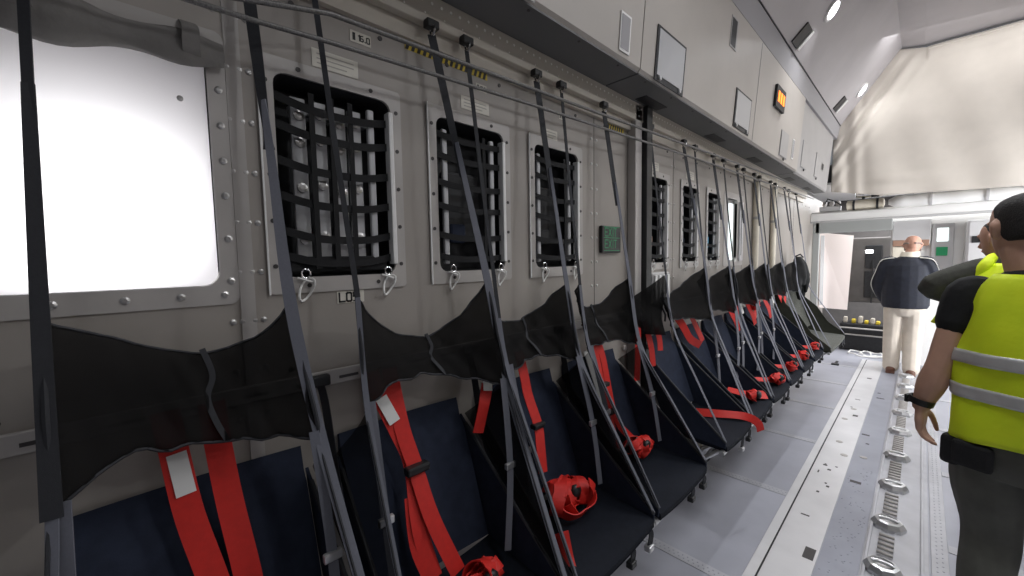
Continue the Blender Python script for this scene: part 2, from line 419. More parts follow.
placard(1.36, 2.035, .11, .045, 'beige instruction placard above the third netted recess', lines=3)
placard(1.45, 2.13, .045, .024, 'tiny white placard above the third netted recess', '17.5', .010, block=True)
placard(2.33, 2.045, .13, .05, 'white placard above the recess just past the black post', lines=3)
placard(2.87, 2.06, .14, .055, 'cream placard above the second recess past the black post', lines=3)
def hazard(y0, y1, z, h, label):
    m = MB(); m.use('yellow'); m.box((WX, y0, z-h/2), (WX+.0015, y1, z+h/2)); m.use('ink')
    y = y0
    while y < y1-.02:
        vs = [(y, z-h/2), (y+.011, z-h/2), (y+.019, z+h/2), (y+.008, z+h/2)]
        m.add([(WX+.0016, a, b) for a, b in vs]+[(WX+.0022, a, b) for a, b in vs], [(0,1,2,3),(4,5,6,7),(0,1,5,4),(1,2,6,5),(2,3,7,6),(3,0,4,7)]); y += .021
    tag(m.build('hazard_tape'), label, 'hazard tape')
hazard(.672, 1.01, 2.172, .024, 'yellow and black striped hazard tape above the second netted recess')
hazard(1.80, 1.98, 2.172, .026, 'short yellow and black hazard tape beside the black post')

# green sign
t = thing('exit_sign', (WX, 1.83, 1.53), 'dark square sign with green lettering beside the black post', 'sign')
m = MB(); m.box((WX, 1.742, 1.525), (WX+.02, 1.922, 1.662), .005); m.build('housing', 'black', t)
m = MB()
for z in (1.61, 1.55): text_on_wall(m, 'EXIT', 1.768, z, .040, WX+.02, .11)
m.box((WX+.02, 1.757, 1.600), (WX+.0206, 1.908, 1.603)); m.box((WX+.02, 1.757, 1.655), (WX+.0206, 1.908, 1.658)); m.box((WX+.02, 1.757, 1.535), (WX+.0206, 1.908, 1.538))
m.build('lettering', 'green', t)

# black post with silver flanges
t = thing('structural_post', (WX, 2.13, 0), 'black channel post with a silver edge standing against the wall', 'post')
m = MB(); m.box((WX+.002, 2.10, 0), (WX+.075, 2.165, 2.32), .004); m.build('channel', 'black', t)
m = MB(); m.box((WX+.002, 2.167, 0), (WX+.04, 2.21, 2.32), .003); m.build('flange', 'dark', t)
m = MB(); m.use('flange'); m.box((WX+.002, 2.02, .0), (WX+.05, 2.092, 2.32), .004); m.use('rivet')
for z in (.97, 1.0, 2.26, 2.29): m.lathe((WX+.05, 2.05, z), [(.006, 0), (.006, .003)], 'x', 8)
m.build('silver_edge', parent=t)
for y, z in ((1.985, .995), (2.13, .985)):
    m = MB(); m.lathe((WX+.075 if y > 2.05 else WX+.002, y, z), [(.016, 0), (.016, .01), (.008, .016)], 'x', 12); m.build('bolt', 'rivet', t)

# white junction box under the recess past the post
t = thing('junction_box', (WX, 2.33, 1.23), 'white ribbed junction box with cables below the netted recess past the black post', 'junction box')
m = MB(); m.box((WX, 2.225, 1.22), (WX+.05, 2.455, 1.405), .008); m.build('body', 'panelgrey', t)
m = MB()
for i in range(4): m.box((WX+.05, 2.24+.055*i, 1.24), (WX+.062, 2.265+.055*i, 1.39), .003)
m.build('rib', 'white', t)
m = MB(); m.tube([(WX+.03, 2.23, 1.22), (WX+.06, 2.2, 1.15), (WX+.03, 2.26, 1.08)], .006); m.tube([(WX+.03, 2.36, 1.22), (WX+.05, 2.4, 1.14), (WX+.02, 2.46, 1.09)], .006); m.build('cable', 'black', t, smooth=True)
# pale pipes
for y, lb in ((4.36, 'pale vertical pipe on the wall, first one past the silver window'), (5.0, 'pale vertical pipe on the wall, second one past the silver window')):
    t = thing('wall_pipe', (WX+.03, y, .2), lb, 'pipe', 'pale pipes on the wall')
    m = MB(); m.tube([(WX+.03, y, .2), (WX+.03, y, 2.3)], .028, 12); m.build('tube', 'cream', t, smooth=True)
    m = MB()
    for z in (1.0, 1.85, 2.2): m.lathe((WX+.03, y, z), [(.034, -.012), (.034, .012)], 'z', 12)
    m.build('clamp', 'flange', t)

# two long static-line cables
def cable(pts, r, lb):
    m = MB(); P = []
    for (a, b) in zip(pts[:-1], pts[1:]):
        for i in range(6): P.append(Vector(a).lerp(Vector(b), i/6))
    P.append(Vector(pts[-1])); m.tube(P, r, 8)
    tag(m.build('static_line', 'webcable', smooth=True), lb, 'cable', 'static lines along the wall')
M['webcable'] = mat('steel_cable', (.16, .155, .15), .45, .5, .3, 300)
cable([(-1.03, -1.2, 2.02), (-1.03, .145, 2.045), (-1.03, .401, 2.104), (-1.03, 1.288, 2.132), (-1.03, 4.725, 2.259), (-1.05, 6.75, 2.30)], .0065, 'upper of the two long steel cables running along the wall')
cable([(-1.03, -1.2, 1.975), (-1.03, .234, 2.025), (-1.03, .398, 2.036), (-1.03, 1.102, 2.068), (-1.03, 2.727, 2.121), (-1.05, 6.75, 2.24)], .006, 'lower of the two long steel cables running along the wall')

# ------------------------------------------------------------------ overhead bins
XB, XT = -.915, -.86        # lower and upper edge of the bin face
def bx(z): return XB + (XT-XB)*(z-ZR)/(.70)
def overhead(y0, y1, label, key, dz=0.0, dx=0.0):
    t = thing('overhead_bin', (WX, (y0+y1)/2, ZR), label, 'overhead bin', 'overhead bins along the wall')
    m = MB(); m.use(key)
    pr = [(WX, ZR+.001), (XB+dx-.012, ZR+.001), (XB+dx, ZR+.013), (XT+dx, 3.03), (WX, 3.03)]
    m.rings([[(x, y0, z) for x, z in pr], [(x, y1, z) for x, z in pr]])
    # the underside panel is coloured darker, its shade painted in
    m.build('shell', parent=t)
    m = MB(); m.use('binshade'); m.box((WX+.052, y0+.002, ZR-.006), (XB+dx-.012, y1-.002, ZR+.001))
    m.use('dark')
    y = y0+.25
    while y < y1-.3:
        m.box((WX+.07, y, ZR-.009), (XB-.10, y+.24, ZR-.006), .002); y += .95
    m.use('rivetdark')
    y = y0+.1
    while y < y1: m.lathe((XB+dx-.03, y, ZR-.008), [(.006, 0), (.006, .003)], 'z', 8); y += .28
    m.build('underside_shade_panel', parent=t)
    return t
def hatch(t, y0, y1, z0, z1, kind, dx=0.0):
    x = lambda z: bx(z)+dx
    def plate(a, b, c, d, off, th, key, name):
        m = MB(); m.rings([[(x(c)+off, a, c), (x(c)+off, b, c), (x(d)+off, b, d), (x(d)+off, a, d)], [(x(c)+off+th, a, c), (x(c)+off+th, b, c), (x(d)+off+th, b, d), (x(d)+off+th, a, d)]])
        return m.build(name, key, t)
    if kind == 'door':
        plate(y0-.016, y1+.020, z0-.012, z1+.014, .0005, .004, 'dark', 'hatch_frame')
        plate(y0, y1, z0+.014, z1, .003, .005, 'hatch', 'hatch_door')
        for y in (y0+.03, y1-.03):
            m = MB(); m.lathe((x(z0)+.006, y, z0+.002), [(.010, 0), (.010, .008)], 'x', 10); m.build('latch', 'alloy', t)
    elif kind == 'slot':
        plate(y0-.012, y1+.014, z0-.01, z1+.01, .0005, .003, 'bin2', 'slot_rim'); plate(y0, y1-.008, z0, z1, .003, .002, 'dark', 'slot')
    elif kind == 'recess':
        plate(y0-.006, y1+.010, z0-.01, z1+.01, .0005, .004, 'white', 'recess_rim'); plate(y0, y1, z0, z1, .004, .002, 'trim', 'recess_plate')
    elif kind == 'panel':
        plate(y0-.006, y1+.006, z0-.008, z1+.006, .0005, .002, 'trim', 'access_rim'); plate(y0, y1, z0, z1, .002, .004, 'bin2', 'access_panel')
        m = MB(); m.lathe((x(z0)+.004, (y0+y1)/2, z0-.022), [(.014, 0), (.014, .008)], 'x', 8); m.build('latch', 'dark', t)
b1 = overhead(-1.6, 1.715, 'overhead bin nearest the bright window, with a narrow recessed plate near its end', 'bin')
hatch(b1, 1.535, 1.60, 2.37, 2.50, 'recess'); hatch(b1, .82, 1.0, 2.31+.03, 2.45, 'slot')
b2 = overhead(1.722, 4.93, 'long middle overhead bin with the big framed hatch and the amber sign', 'bin')
hatch(b2, 1.86, 2.14, 2.345, 2.56, 'door'); hatch(b2, 2.77, 2.86, 2.80, 2.955, 'slot'); hatch(b2, 2.975, 3.27, 2.37, 2.585, 'door')
hatch(b2, 4.18, 4.44, 2.375, 2.58, 'panel'); hatch(b2, 4.62, 4.68, 2.42, 2.58, 'recess')
m = MB()
for y in (3.40,): m.rings([[(bx(z)+o, yy, z) for yy, o in ((y-.002, 0), (y+.002, 0), (y+.002, .0015), (y-.002, .0015))] for z in (2.34, 3.02)])
m.build('panel_seam', 'trim', b2)
b3 = overhead(4.937, 6.86, 'greyer overhead bin at the curtain end of the row', 'bin2', dx=-.02)
hatch(b3, 5.15, 5.42, 2.42, 2.68, 'panel', -.02); hatch(b3, 5.9, 6.1, 2.42, 2.68, 'panel', -.02); hatch(b3, 6.3, 6.42, 2.55, 2.62, 'slot', -.02)
# amber sign on the middle bin
t = thing('amber_sign', (bx(2.77), 3.97, 2.69), 'small glowing amber sign on the overhead bin face', 'sign')
m = MB(); m.rings([[(bx(z)+o, y, z) for y, z in ((3.835, 2.695), (4.11, 2.695), (4.11, 2.86), (3.835, 2.86))] for o in (0, .02)]); m.build('housing', 'dark', t)
m = MB()
for y in (3.88, 3.955, 4.03):
    m.rings([[(bx(z)+o, yy, z) for yy, z in ((y, 2.74), (y+.045, 2.74), (y+.045, 2.82), (y, 2.82))] for o in (.02, .023)])
m.build('glow', 'amber', t)

# slanted trim above the bins, ceiling, other side
m = MB(); m.use('trim'); pr = [(WX, 3.035), (XT, 3.035), (-.83, 3.20), (WX, 3.20)]
m.rings([[(x, YA, z) for x, z in pr], [(x, 7.0, z) for x, z in pr]])
m.use('dark'); m.box((-.832, YA, 3.196), (-.824, 7.0, 3.206))
struct(m.build('trim_4'))
CEIL = [(-.83, 3.205), (-.27, 4.0), (-.07, 3.96), (1.77, 3.96), (1.97, 4.0), (2.53, 3.205)]
m = MB()
top = [(x, z+.03) for x, z in CEIL][::-1]
m.rings([[(x, YA, z) for x, z in CEIL+top], [(x, 7.06, z) for x, z in CEIL+top]]); struct(m.build('ceiling', 'ceil'))
m = MB(); m.box((2.85, YA, -.02), (2.87, YB+2.4, 2.6)); m.box((2.5, YA, 2.4), (2.87, 7, 3.3)); struct(m.build('wall_right', 'wall'))

# ceiling lamps: shallow round fittings on the slanted panel, both sides
sd = Vector((.56, 0, .795)).normalized(); nrm = Vector((.795, 0, -.56)).normalized()
def slant(u, y, off=0, side=1):
    p = Vector((-.83, y, 3.205)) + Vector((.56, 0, .795))*u + nrm*off
    if side < 0: p.x = 1.7-p.x
    return p
lamps = [(4.36, 'round ceiling lamp, the larger bright one high above the amber sign'), (6.72, 'round ceiling lamp beside the top of the curtain'),
         (1.75, 'round ceiling lamp above the camera end'), (-.9, 'round ceiling lamp toward the tail')]
for side in (1, -1):
    for y, lb in lamps:
        if side < 0 and y > 6: y = 6.7
        c = slant(.40, y, 0, side); n_ = Vector((nrm.x*side, 0, nrm.z)); a_ = Vector((0, 1, 0)); b_ = n_.cross(a_)
        t = thing('ceiling_lamp', c, lb if side > 0 else lb + ' on the far side', 'ceiling lamp', 'round ceiling lamps')
        for nm, key, prof in (('rim', 'white', [(.085, 0), (.085, .014), (.065, .018)]), ('lens', 'lamp', [(.065, .004), (.064, .019), (.04, .024)])):
            m = MB(); m.rings([[c+(a_*math.cos(q)+b_*math.sin(q))*r+n_*h for q in [2*PI*j/20 for j in range(20)]] for r, h in prof]); m.build(nm, key, t, smooth=True)
        L = bpy.data.lights.new('lamp_beam', 'AREA'); L.shape = 'DISK'; L.size = .12; L.energy = ({4.36: 20, 1.75: 8, -.9: 3}.get(y, 1.6) if side > 0 else {4.36: 24, 1.75: 9, -.9: 4}.get(y, 12)); L.color = (.95, .97, 1); L.spread = R(150)
        lo = bpy.data.objects.new('lamp_beam', L); COL.objects.link(lo); lo.location = c+n_*.04
        lo.rotation_euler = Vector((n_.x*.35, 0, n_.z)).to_track_quat('-Z', 'Y').to_euler()
for y, yl in ((4.17, 'slim dark ceiling vent with a bright lip near the larger lamp'), (6.35, 'slim dark ceiling vent near the curtain')):
    t = thing('ceiling_vent', slant(.06, y), yl, 'vent', 'slim ceiling vents')
    m = MB(); m.rings([[slant(u, y+.0+v, .001) for u, v in ((.03, -.16), (.03, .0), (.20, .06), (.20, -.10))], [slant(u, y+v, .012) for u, v in ((.03, -.16), (.03, .0), (.20, .06), (.20, -.10))]]); m.build('slot', 'dark', t)
    m = MB(); m.rings([[slant(u, y+v, .001) for u, v in ((.03, .004), (.03, .05), (.20, .11), (.20, .064))], [slant(u, y+v, .02) for u, v in ((.03, .004), (.03, .05), (.20, .11), (.20, .064))]]); m.build('lip', 'white', t)
m = MB(); m.lathe((.15, 5.6, 3.96), [(.05, 0), (.05, -.03), (.02, -.045)], 'z', 14); tag(m.build('smoke_detector', 'white', smooth=True), 'small round white detector on the flat ceiling', 'detector')

# ------------------------------------------------------------------ curtain across the cabin
t = thing('cabin_curtain', (.8, 7.0, 2.15), 'large cream curtain hung across the cabin under the ceiling', 'curtain')
def top_z(x):
    if x < -.27: return 3.20 + (x+.85)/.58*.80
    if x < -.05: return 3.98-(x+.27)*.25
    if x < 1.75: return 3.93
    return max(3.93-(x-1.75)*1.0, 2.3)
m = MB(); NX, NZ = 240, 70; vs = []
for i in range(NX+1):
    u = i/NX; x = -.90 + 3.45*u
    zt = top_z(x); zb = 2.34 - min(max((x+.9)/.5, 0), 1)*.11 - .05*max(0, min((x+.4)/1.5, 1))
    for j in range(NZ+1):
        v = j/NZ; z = zt + (zb-zt)*v
        # soft gathers fanning down from the ceiling corner, flat cloth elsewhere
        d = (x+.12)+(3.95-z)*.62        # distance from the diagonal pull line
        fold = (.022*math.exp(-(d/.17)**2)*math.sin(d*38+.4) + .020*math.exp(-((d-.10)/.05)**2))*min(1, (zt-z)/.3)
        side = .010*math.exp(-((x+.72)/.16)**2)*math.sin((x+.72)*34+z*2)
        swag = .02*math.exp(-((z-2.42-.12*(x+.1)**2)/.05)**2)*math.exp(-((x+.2)/.3)**2)
        y = 7.0 - fold - side - swag + .012*math.sin(x*5+1)*v + .006*math.sin(x*13+z*4)
        if z > zt-.16 and x > -.05: y -= .02*math.sin((zt-z)/.16*PI)
        vs.append((x, y, z))
fs = [(i*(NZ+1)+j, (i+1)*(NZ+1)+j, (i+1)*(NZ+1)+j+1, i*(NZ+1)+j+1) for i in range(NX) for j in range(NZ)]
m.add(vs, fs); oc = m.build('cloth', 'curtain', t, smooth=True)
so = oc.modifiers.new('s', 'SOLIDIFY'); so.thickness = .004
m = MB(); P = [(x, 6.985, top_z(x)-.03) for x in [-.04+.1*i for i in range(18)]]; m.tube(P, .012, 8); m.build('hem_roll', 'curtain', t, smooth=True)

# ------------------------------------------------------------------ floor
m = MB(); m.box((WX-.1, YA, -.03), (2.9, 10.4, 0)); struct(m.build('floor', 'floor'))
m = MB(); m.use('floorlight')
m.box((-.530, YA, 0), (-.488, 7.4, .006), .002); m.box((-.480, YA, 0), (-.302, 7.4, .005), .002)
m.use('dark'); m.box((-.488, YA, 0), (-.480, 7.4, .0025))
m.use('floormid'); m.box((-.298, YA, 0), (-.152, 7.4, .004), .001)
m.use('floortrack'); m.box((-.148, YA, 0), (.082, 7.4, .004), .001)
for x in (-.135, .06): m.box((x-.006, YA, .004), (x+.006, 7.4, .016), .002)
for x in (-.10, -.04): m.box((x-.003, YA, .004), (x+.003, 7.4, .010))
m.box((.09, YA, 0), (.15, 7.4, .005), .002)
m.use('floortrack')
for i in range(7):
    y = .935+.98*i; m.box((.152, y-.035, 0), (2.6, y+.035, .004), .001); m.box((-1.1, y-.03, 0), (-.532, y+.03, .003), .001)
m.use('rivetdark')
rr = random.Random(3)
m.use('floormid')
for i in range(7):
    y = .935+.98*i
    for x in [-1.08+.024*j for j in range(23)]: m.lathe((x, y-.01, .003), [(.004, 0), (.004, .0006)], 'z', 6); m.lathe((x+.012, y+.01, .003), [(.004, 0), (.004, .0006)], 'z', 6)
m.use('floormid')
for i in range(150):
    y = 1.2+.04*i; m.lathe((.11, y, .005), [(.004, 0), (.004, .0008)], 'z', 6); m.lathe((.13, y+.02, .005), [(.004, 0), (.004, .0008)], 'z', 6)
m.use('rivetdark')
for x, y, rx_, ry_ in [(-.335,2.37,.022,.05),(-.40,3.05,.007,.01),(-.365,3.16,.008,.01),(-.38,3.2,.006,.008),(-.41,2.72,.02,.006),(-.39,3.42,.01,.01),(-.42,3.48,.012,.008),(-.42,3.5,.006,.006),(-.36,3.5,.007,.006),
                       (-.245,3.35,.028,.016),(-.265,4.3,.024,.014),(-.24,4.1,.01,.01),(-.37,4.75,.018,.022),(-.25,5.5,.02,.012),(-.22,5.5,.01,.01),(-.42,5.0,.008,.008),(-.40,5.3,.02,.006),(-.38,6.3,.02,.02),(-.44,3.35,.004,.02),(-.26,5.7,.012,.012)]:
    m.box((x-rx_, y-ry_, .004), (x+rx_, y+ry_, .0062 if x < -.30 else .0052))
m.use('flange')
for x, y in [(-.40, 4.0), (-.345, 3.75), (-.43, 4.6), (-.24, 3.8), (-.40, 4.95)]: m.lathe((x, y, .005), [(.022, 0), (.022, .002), (.012, .003)], 'z', 14)
m.use('floormid')
for i in range(90):
    x, y = rr.uniform(-.285, -.165), rr.uniform(2.2, 3.6); m.lathe((x, y, .004), [(.004, 0), (.004, .0012)], 'z', 6)
struct(m.build('trim_5'))
# hexagonal tie-down cups in the roller tray, with roller bars between them
cups = [2.47, 2.91, 3.42, 3.95, 4.52, 5.07, 5.61, 6.12, 6.62]
CW = ['first', 'second', 'third', 'fourth', 'fifth', 'sixth', 'seventh', 'eighth', 'ninth']
src = None
for i, y in enumerate(cups):
    lb = f'polished octagonal tie-down cup in the floor tray, {CW[i]} counting from the walking man\'s trailing end'.replace("'s trailing end", "'s feet side toward the doorway")
    lb = f'polished octagonal tie-down cup in the floor tray, {CW[i]} in the line toward the doorway'
    if src is None:
        t = thing('floor_cup', (-.07, y, .004), lb, 'tie-down cup', 'tie-down cups in the floor tray')
        m = MB(); m.lathe((-.07, y, .004), [(.072, 0), (.072, .016), (.058, .038), (.044, .042), (.039, .030), (.02, .026), (.01, .025)], 'z', 8); m.build('cup', 'alloy', t)
        m = MB(); m.tube([(-.07-.042, y, .042), (-.07-.02, y+.005, .046), (-.07+.02, y+.005, .046), (-.07+.042, y, .042)], .009, 8); m.build('bar', 'alloy', t, smooth=True)
        src = t
    else:
        t = src.copy(); COL.objects.link(t); t.location = (-.07, y, .004); t['label'] = lb
        for ch in list(src.children):
            c = ch.copy(); COL.objects.link(c); c.parent = t; c.matrix_parent_inverse = ch.matrix_parent_inverse.copy()
RL = None; nr = 0
for a, b in zip(cups[:-1], cups[1:]):
    k = int((b-a-.2)/.045)
    for i in range(k):
        y = a+.11+(b-a-.22)*(i+.5)/k
        lb = 'slim silver floor roller between two octagonal tie-down cups of the tray'
        if RL is None:
            m = MB(); m.lathe((0, 0, 0), [(.006, -.030), (.008, -.028), (.008, .028), (.006, .030)], 'x', 10); RL = m.build('tray_roller', 'flange', smooth=True); r_ = RL
        else: r_ = RL.copy(); COL.objects.link(r_)
        r_.location = (-.07, y, .018); tag(r_, lb, 'roller', 'rollers in the floor tray'); nr += 1

# ------------------------------------------------------------------ seats
HL = [-.10, .42, .90, 1.365, 2.16, 2.76, 3.33, 3.80, 4.28, 4.86, 5.45]
HR = [.268, .86, 1.275, 1.76, 2.73, 3.21, 3.755, 4.21, 4.81, 5.40, 6.0]
PL = [-.14, .375, .885, 1.395, 2.14, 2.61, 3.08, 3.58, 4.06, 4.55, 5.06]
PR = [.345, .855, 1.365, 1.885, 2.58, 3.05, 3.55, 4.03, 4.50, 5.02, 6.10]
AL = [-.085, .385, .871, 1.376, 2.17, 2.80, 3.36, 3.85, 4.33, 4.9, 5.5]
AR = [.239, .734, 1.219, 1.70, 2.62, 3.14, 3.68, 4.16, 4.72, 5.3, 5.9]
XH = -1.0
SEAT_LABELS = [
    'troop seat below the bright window, two red straps and a white tag hanging down it',
    'troop seat whose two red straps cross at a black buckle, below the first netted recess',
    'troop seat with a round bundle of red harness on its cushion',
    'troop seat just before the black post, red harness trailing diagonally onto the cushion',
    'troop seat just past the black post, a red belt lying across its pan',
    'troop seat second past the black post, a red strap looped across its back',
    'troop seat third past the black post, a red bundle at its front edge',
    'troop seat fourth past the black post, red straps knotted under its headrest',
    'troop seat fifth past the black post, below the pale pipes',
    'last navy troop seat before the olive covered one',
    'olive covered double seat at the doorway end of the row']
def lerp(a, b, u): return a+(b-a)*u
OUT = {0: ([(0, 1.41), (.09, 1.389), (.36, 1.331), (.57, 1.301), (.76, 1.315), (.91, 1.348), (1, 1.41)], [(0, 1.10), (.08, 1.125), (.12, 1.15), (.24, 1.154), (.36, 1.14), (.7, 1.115), (1, 1.10)]),
       1: ([(0, 1.411), (.15, 1.344), (.35, 1.279), (.63, 1.251), (.81, 1.303), (.93, 1.367), (1, 1.425)], [(0, 1.125), (.1, 1.16), (.32, 1.165), (.49, 1.161), (.73, 1.122), (1, 1.085)]),
       2: ([(0, 1.302), (.3, 1.265), (.58, 1.255), (.8, 1.301), (1, 1.392)], [(0, 1.125), (.11, 1.106), (.3, 1.105), (.54, 1.128), (.86, 1.107), (1, 1.08)]),
       3: ([(0, 1.387), (.25, 1.30), (.51, 1.262), (.75, 1.275), (1, 1.395)], [(0, 1.115), (.43, 1.10), (.76, 1.105), (1, 1.068)])}
def interp(tab, u):
    for (a, b), (c, d) in zip(tab[:-1], tab[1:]):
        if u <= c:
            q = (u-a)/(c-a); return lerp(b, d, q)
    return tab[-1][1]
def smooth_interp(tab, u): return sum(interp(tab, min(1, max(0, u+o)))*w for o, w in ((-.06, .25), (0, .5), (.06, .25))) if .06 < u < .94 else interp(tab, u)
def headrest_point(k, u, v):
    """u across from the window end strap to the other, v from top to bottom"""
    yl0, yr0 = HL[k], HR[k]; yl1, yr1 = yl0-.005, yr0+(.032 if k < 4 else .02)
    rnd = random.Random(k*11+3)
    dip = (.14 if k < 2 else .10)+.02*rnd.random(); skew = (.06 if k == 0 else .0)
    peak = abs(2*(u-skew)-1)
    lc = 1.41 if k != 4 else 1.30
    rc = 1.415 if k < 4 else 1.42
    if k in (2,): lc = 1.325
    if k in (3, 5): lc = 1.39
    zt = lerp(lc, rc, u) - dip*(1-min(1, peak)**1.7)
    zb = lerp(1.115 if k else 1.09, 1.075, u) + (.06 if k in (0, 1) else .02)*(1-min(1, abs(2*u-1))**2)
    if k == 0: zb = 1.105 + .085*math.sin(min(1, max(0, (u-.15)/.7))*PI)**.7 - .012*u
    if k in OUT: zt, zb = smooth_interp(OUT[k][0], u), smooth_interp(OUT[k][1], u)
    x = lerp(XH, XH+.05, v) - .105*(1-abs(2*u-1)**2.2)*(1-.25*v)
    yl, yr = lerp(yl0, yl1, v), lerp(yr0, yr1, v)
    y = lerp(yl, yr, u)
    x += .006*math.sin(u*23+v*5+k) + .004*math.sin(u*47-v*9)
    z = lerp(zt, zb, v) + .004*math.sin(u*31+k)*(v > .5)
    return Vector((max(x, WX+.008), y, z))
def red(pts, wds=(0,1,0), w=.045): return pts
def make_seat(k):
    yl, yr = PL[k], PR[k]; yc = (yl+yr)/2
    olive = k == 10
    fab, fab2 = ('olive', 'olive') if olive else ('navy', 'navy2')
    t = thing('troop_seat', (-.9, yc, 0), SEAT_LABELS[k], 'seat', 'folding troop seats along the wall')
    yb0, yb1 = yl+.035, yr-.035
    # backrest: upright band at the wall, then the sloping padded panel
    xb = [(-1.135, 1.015), (-1.118, .955), (-1.098, .930), (-1.06, .83), (-1.015, .70), (-.975, .585)]
    if olive: xb = [(-1.12, 1.22), (-1.10, 1.12), (-1.07, 1.05), (-1.02, .88), (-.98, .75), (-.93, .62)]
    m = MB(); rings = []
    NY = 8
    for (x, z) in xb:
        ring = []
        for j in range(NY+1):
            u = j/NY; s_ = -.010*math.sin(u*PI); ring.append((x+s_, lerp(yb0, yb1, u), z))
        for j in range(NY, -1, -1):
            u = j/NY; ring.append((max(x-.028, WX+.003), lerp(yb0, yb1, u), z-.006))
        rings.append(ring)
    m.rings(rings); m.build('backrest', fab, t, smooth=True)
    # seat pan
    m = MB(); rings = []
    fx = -.655 if not olive else -.60
    for x, z, th in ((-.985, .575, .02), (-.93, .562, .04), (-.80, .545, .045), (fx-.015, .535, .04), (fx, .520, .022), (fx-.002, .502, .006)):
        ring = []
        for j in range(NY+1):
            u = j/NY; ring.append((x, lerp(yl+.012, yr-.012, u), z-.014*math.sin(u*PI)))
        for j in range(NY, -1, -1):
            u = j/NY; ring.append((x, lerp(yl+.012, yr-.012, u), z-th-.014*math.sin(u*PI)))
        rings.append(ring)
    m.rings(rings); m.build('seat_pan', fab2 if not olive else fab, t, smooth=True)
    # side wings: triangular cloth from the top of the back to the front corner
    for s_, y_, yo in ((-1, yl+.026, yl+.004), (1, yr-.026, yr-.004)):
        prof = [(-1.125, .955), (-1.098, .930), (-1.0, .842), (-.88, .735), (-.77, .640), (fx-.004, .545), (fx-.004, .515), (-.80, .525), (-.93, .535), (-.985, .56), (-1.05, .72)]
        if olive: prof = [(a, b+(.22 if b > .9 else .12 if b > .7 else .04)) for a, b in prof[:5]]+prof[5:]
        m = MB()
        def yy(x, z): # lean outward toward the bottom
            return lerp(y_, yo, min(1, max(0, (x+1.125)/.45)))
        m.rings([[(x, yy(x, z)-.004, z) for x, z in prof], [(x, yy(x, z)+.004, z) for x, z in prof]]); m.build('side_wing', fab, t)
        m = MB(); m.tube([(x, yy(x, z), z) for x, z in prof[1:6]], .006, 6); m.build('wing_piping', 'webdark' if not olive else 'olive', t, smooth=True)
    # sheer mesh headrest slung between the straps
    if not olive:
        m = MB(); NU, NV = 36, 14; vs = [headrest_point(k, i/NU, j/NV) for i in range(NU+1) for j in range(NV+1)]
        m.add(vs, [(i*(NV+1)+j, (i+1)*(NV+1)+j, (i+1)*(NV+1)+j+1, i*(NV+1)+j+1) for i in range(NU) for j in range(NV)])
        o = m.build('headrest', 'sheer', t, smooth=True); sm = o.modifiers.new('s', 'SOLIDIFY'); sm.thickness = .0025
        m = MB()
        for v in (0, 1): m.tube([headrest_point(k, i/24, v) for i in range(25)], .0035, 6)
        for u in (0, 1): m.tube([headrest_point(k, u, i/8) for i in range(9)], .005, 6)
        m.build('headrest_binding', 'webdark', o, smooth=True)
        if k < 4:
            m = MB(); m.ribbon([headrest_point(k, .58, q/4)+Vector((.006, .01*math.sin(q*2), .012 if q == 0 else 0)) for q in range(5)], .011, .003, (0,1,0)); m.build('centre_tape', 'webdark', o, smooth=True)
    # hanging straps: overhead rail > headrest corner > front of the pan
    for side, (ya, u, yf) in enumerate(((AL[k], 0, yl+.01), (AR[k], 1, yr-.005))):
        h0, h1 = (headrest_point(k, u, 0), headrest_point(k, u, 1)) if not olive else (Vector((-1.0, lerp(HL[k], HR[k], u), 1.4)), Vector((-.96, lerp(HL[k], HR[k], u), 1.12)))
        if k == 4 and side == 0: h0 = Vector((XH, 2.17, 1.40))
        top = Vector((-1.092, ya, 2.20)); foot = Vector((fx-.005, yf, .545)); mid = top.lerp(h0, .5); A = Vector((.006, 0, 0))
        wide = side == 1 or k == 0
        w_ = .62 if (k == 0 and side == 0) else 1.0 if wide else .55
        # black webbing above, twisted once, grey webbing below
        m = MB(); m.ribbon([top, top.lerp(h0, .28), mid, h0+A] if not wide else [top, top.lerp(h0, .28), mid, top.lerp(h0, .56)], [.026*w_, .024*w_, .018*w_ if k < 2 and side else .024*w_, .024*w_], .0028, [(.3, 1, 0), (.35, 1, 0), (1, .6, 0) if k < 2 and side else (.35, 1, 0), (.3, 1, 0)])
        o = m.build('hanging_strap', 'webdark', t, smooth=True)
        m = MB()
        if wide and side == 1: m.ribbon([top.lerp(h0, .42)+A, top.lerp(h0, .6)+A*1.1, h0+A*1.4, h1+A*1.2, h1.lerp(foot, .5), foot], [w*(1 if k < 2 else .8) for w in (.012, .018, .026, .026, .022, .019)], .0028, [(1, .5, 0), (.35, 1, 0), (.3, 1, 0), (.35, 1, 0), (.35, 1, 0), (.35, 1, 0)])
        else: m.ribbon([h0+A, h1+A, h1.lerp(foot, .5), foot], [.022*w_, .026*w_, .024*w_, .020*w_], .0028, (.4, 1, 0))
        m.build('lower_strap', 'web', t, smooth=True)
        if k == 0 and side == 0:
            m = MB(); m.ribbon([mid, h0+A*1.5, h1+A*1.5], [.016, .022, .026], .0028, (.1, 1, 0)); m.build('strap_cover', 'webdark', t, smooth=True)
        m = MB(); m.use('chrome'); m.tube([(top.x+.004+.012*math.cos(a), top.y, top.z+.012+.016*math.sin(a)) for a in [2*PI*j/10 for j in range(11)]], .004, 6)
        m.use('black'); m.box((top.x-.014, top.y-.022, top.z+.016), (top.x+.014, top.y+.022, top.z+.042), .004)
        m.build('strap_hook', parent=o)
        # short back strap with a buckle, from the headrest's lower corner to the pan hinge
        e = Vector((-.86, yf-(.05 if side else -.05), .60)); b_ = h1.lerp(e, .48)+Vector((.015, 0, -.01))
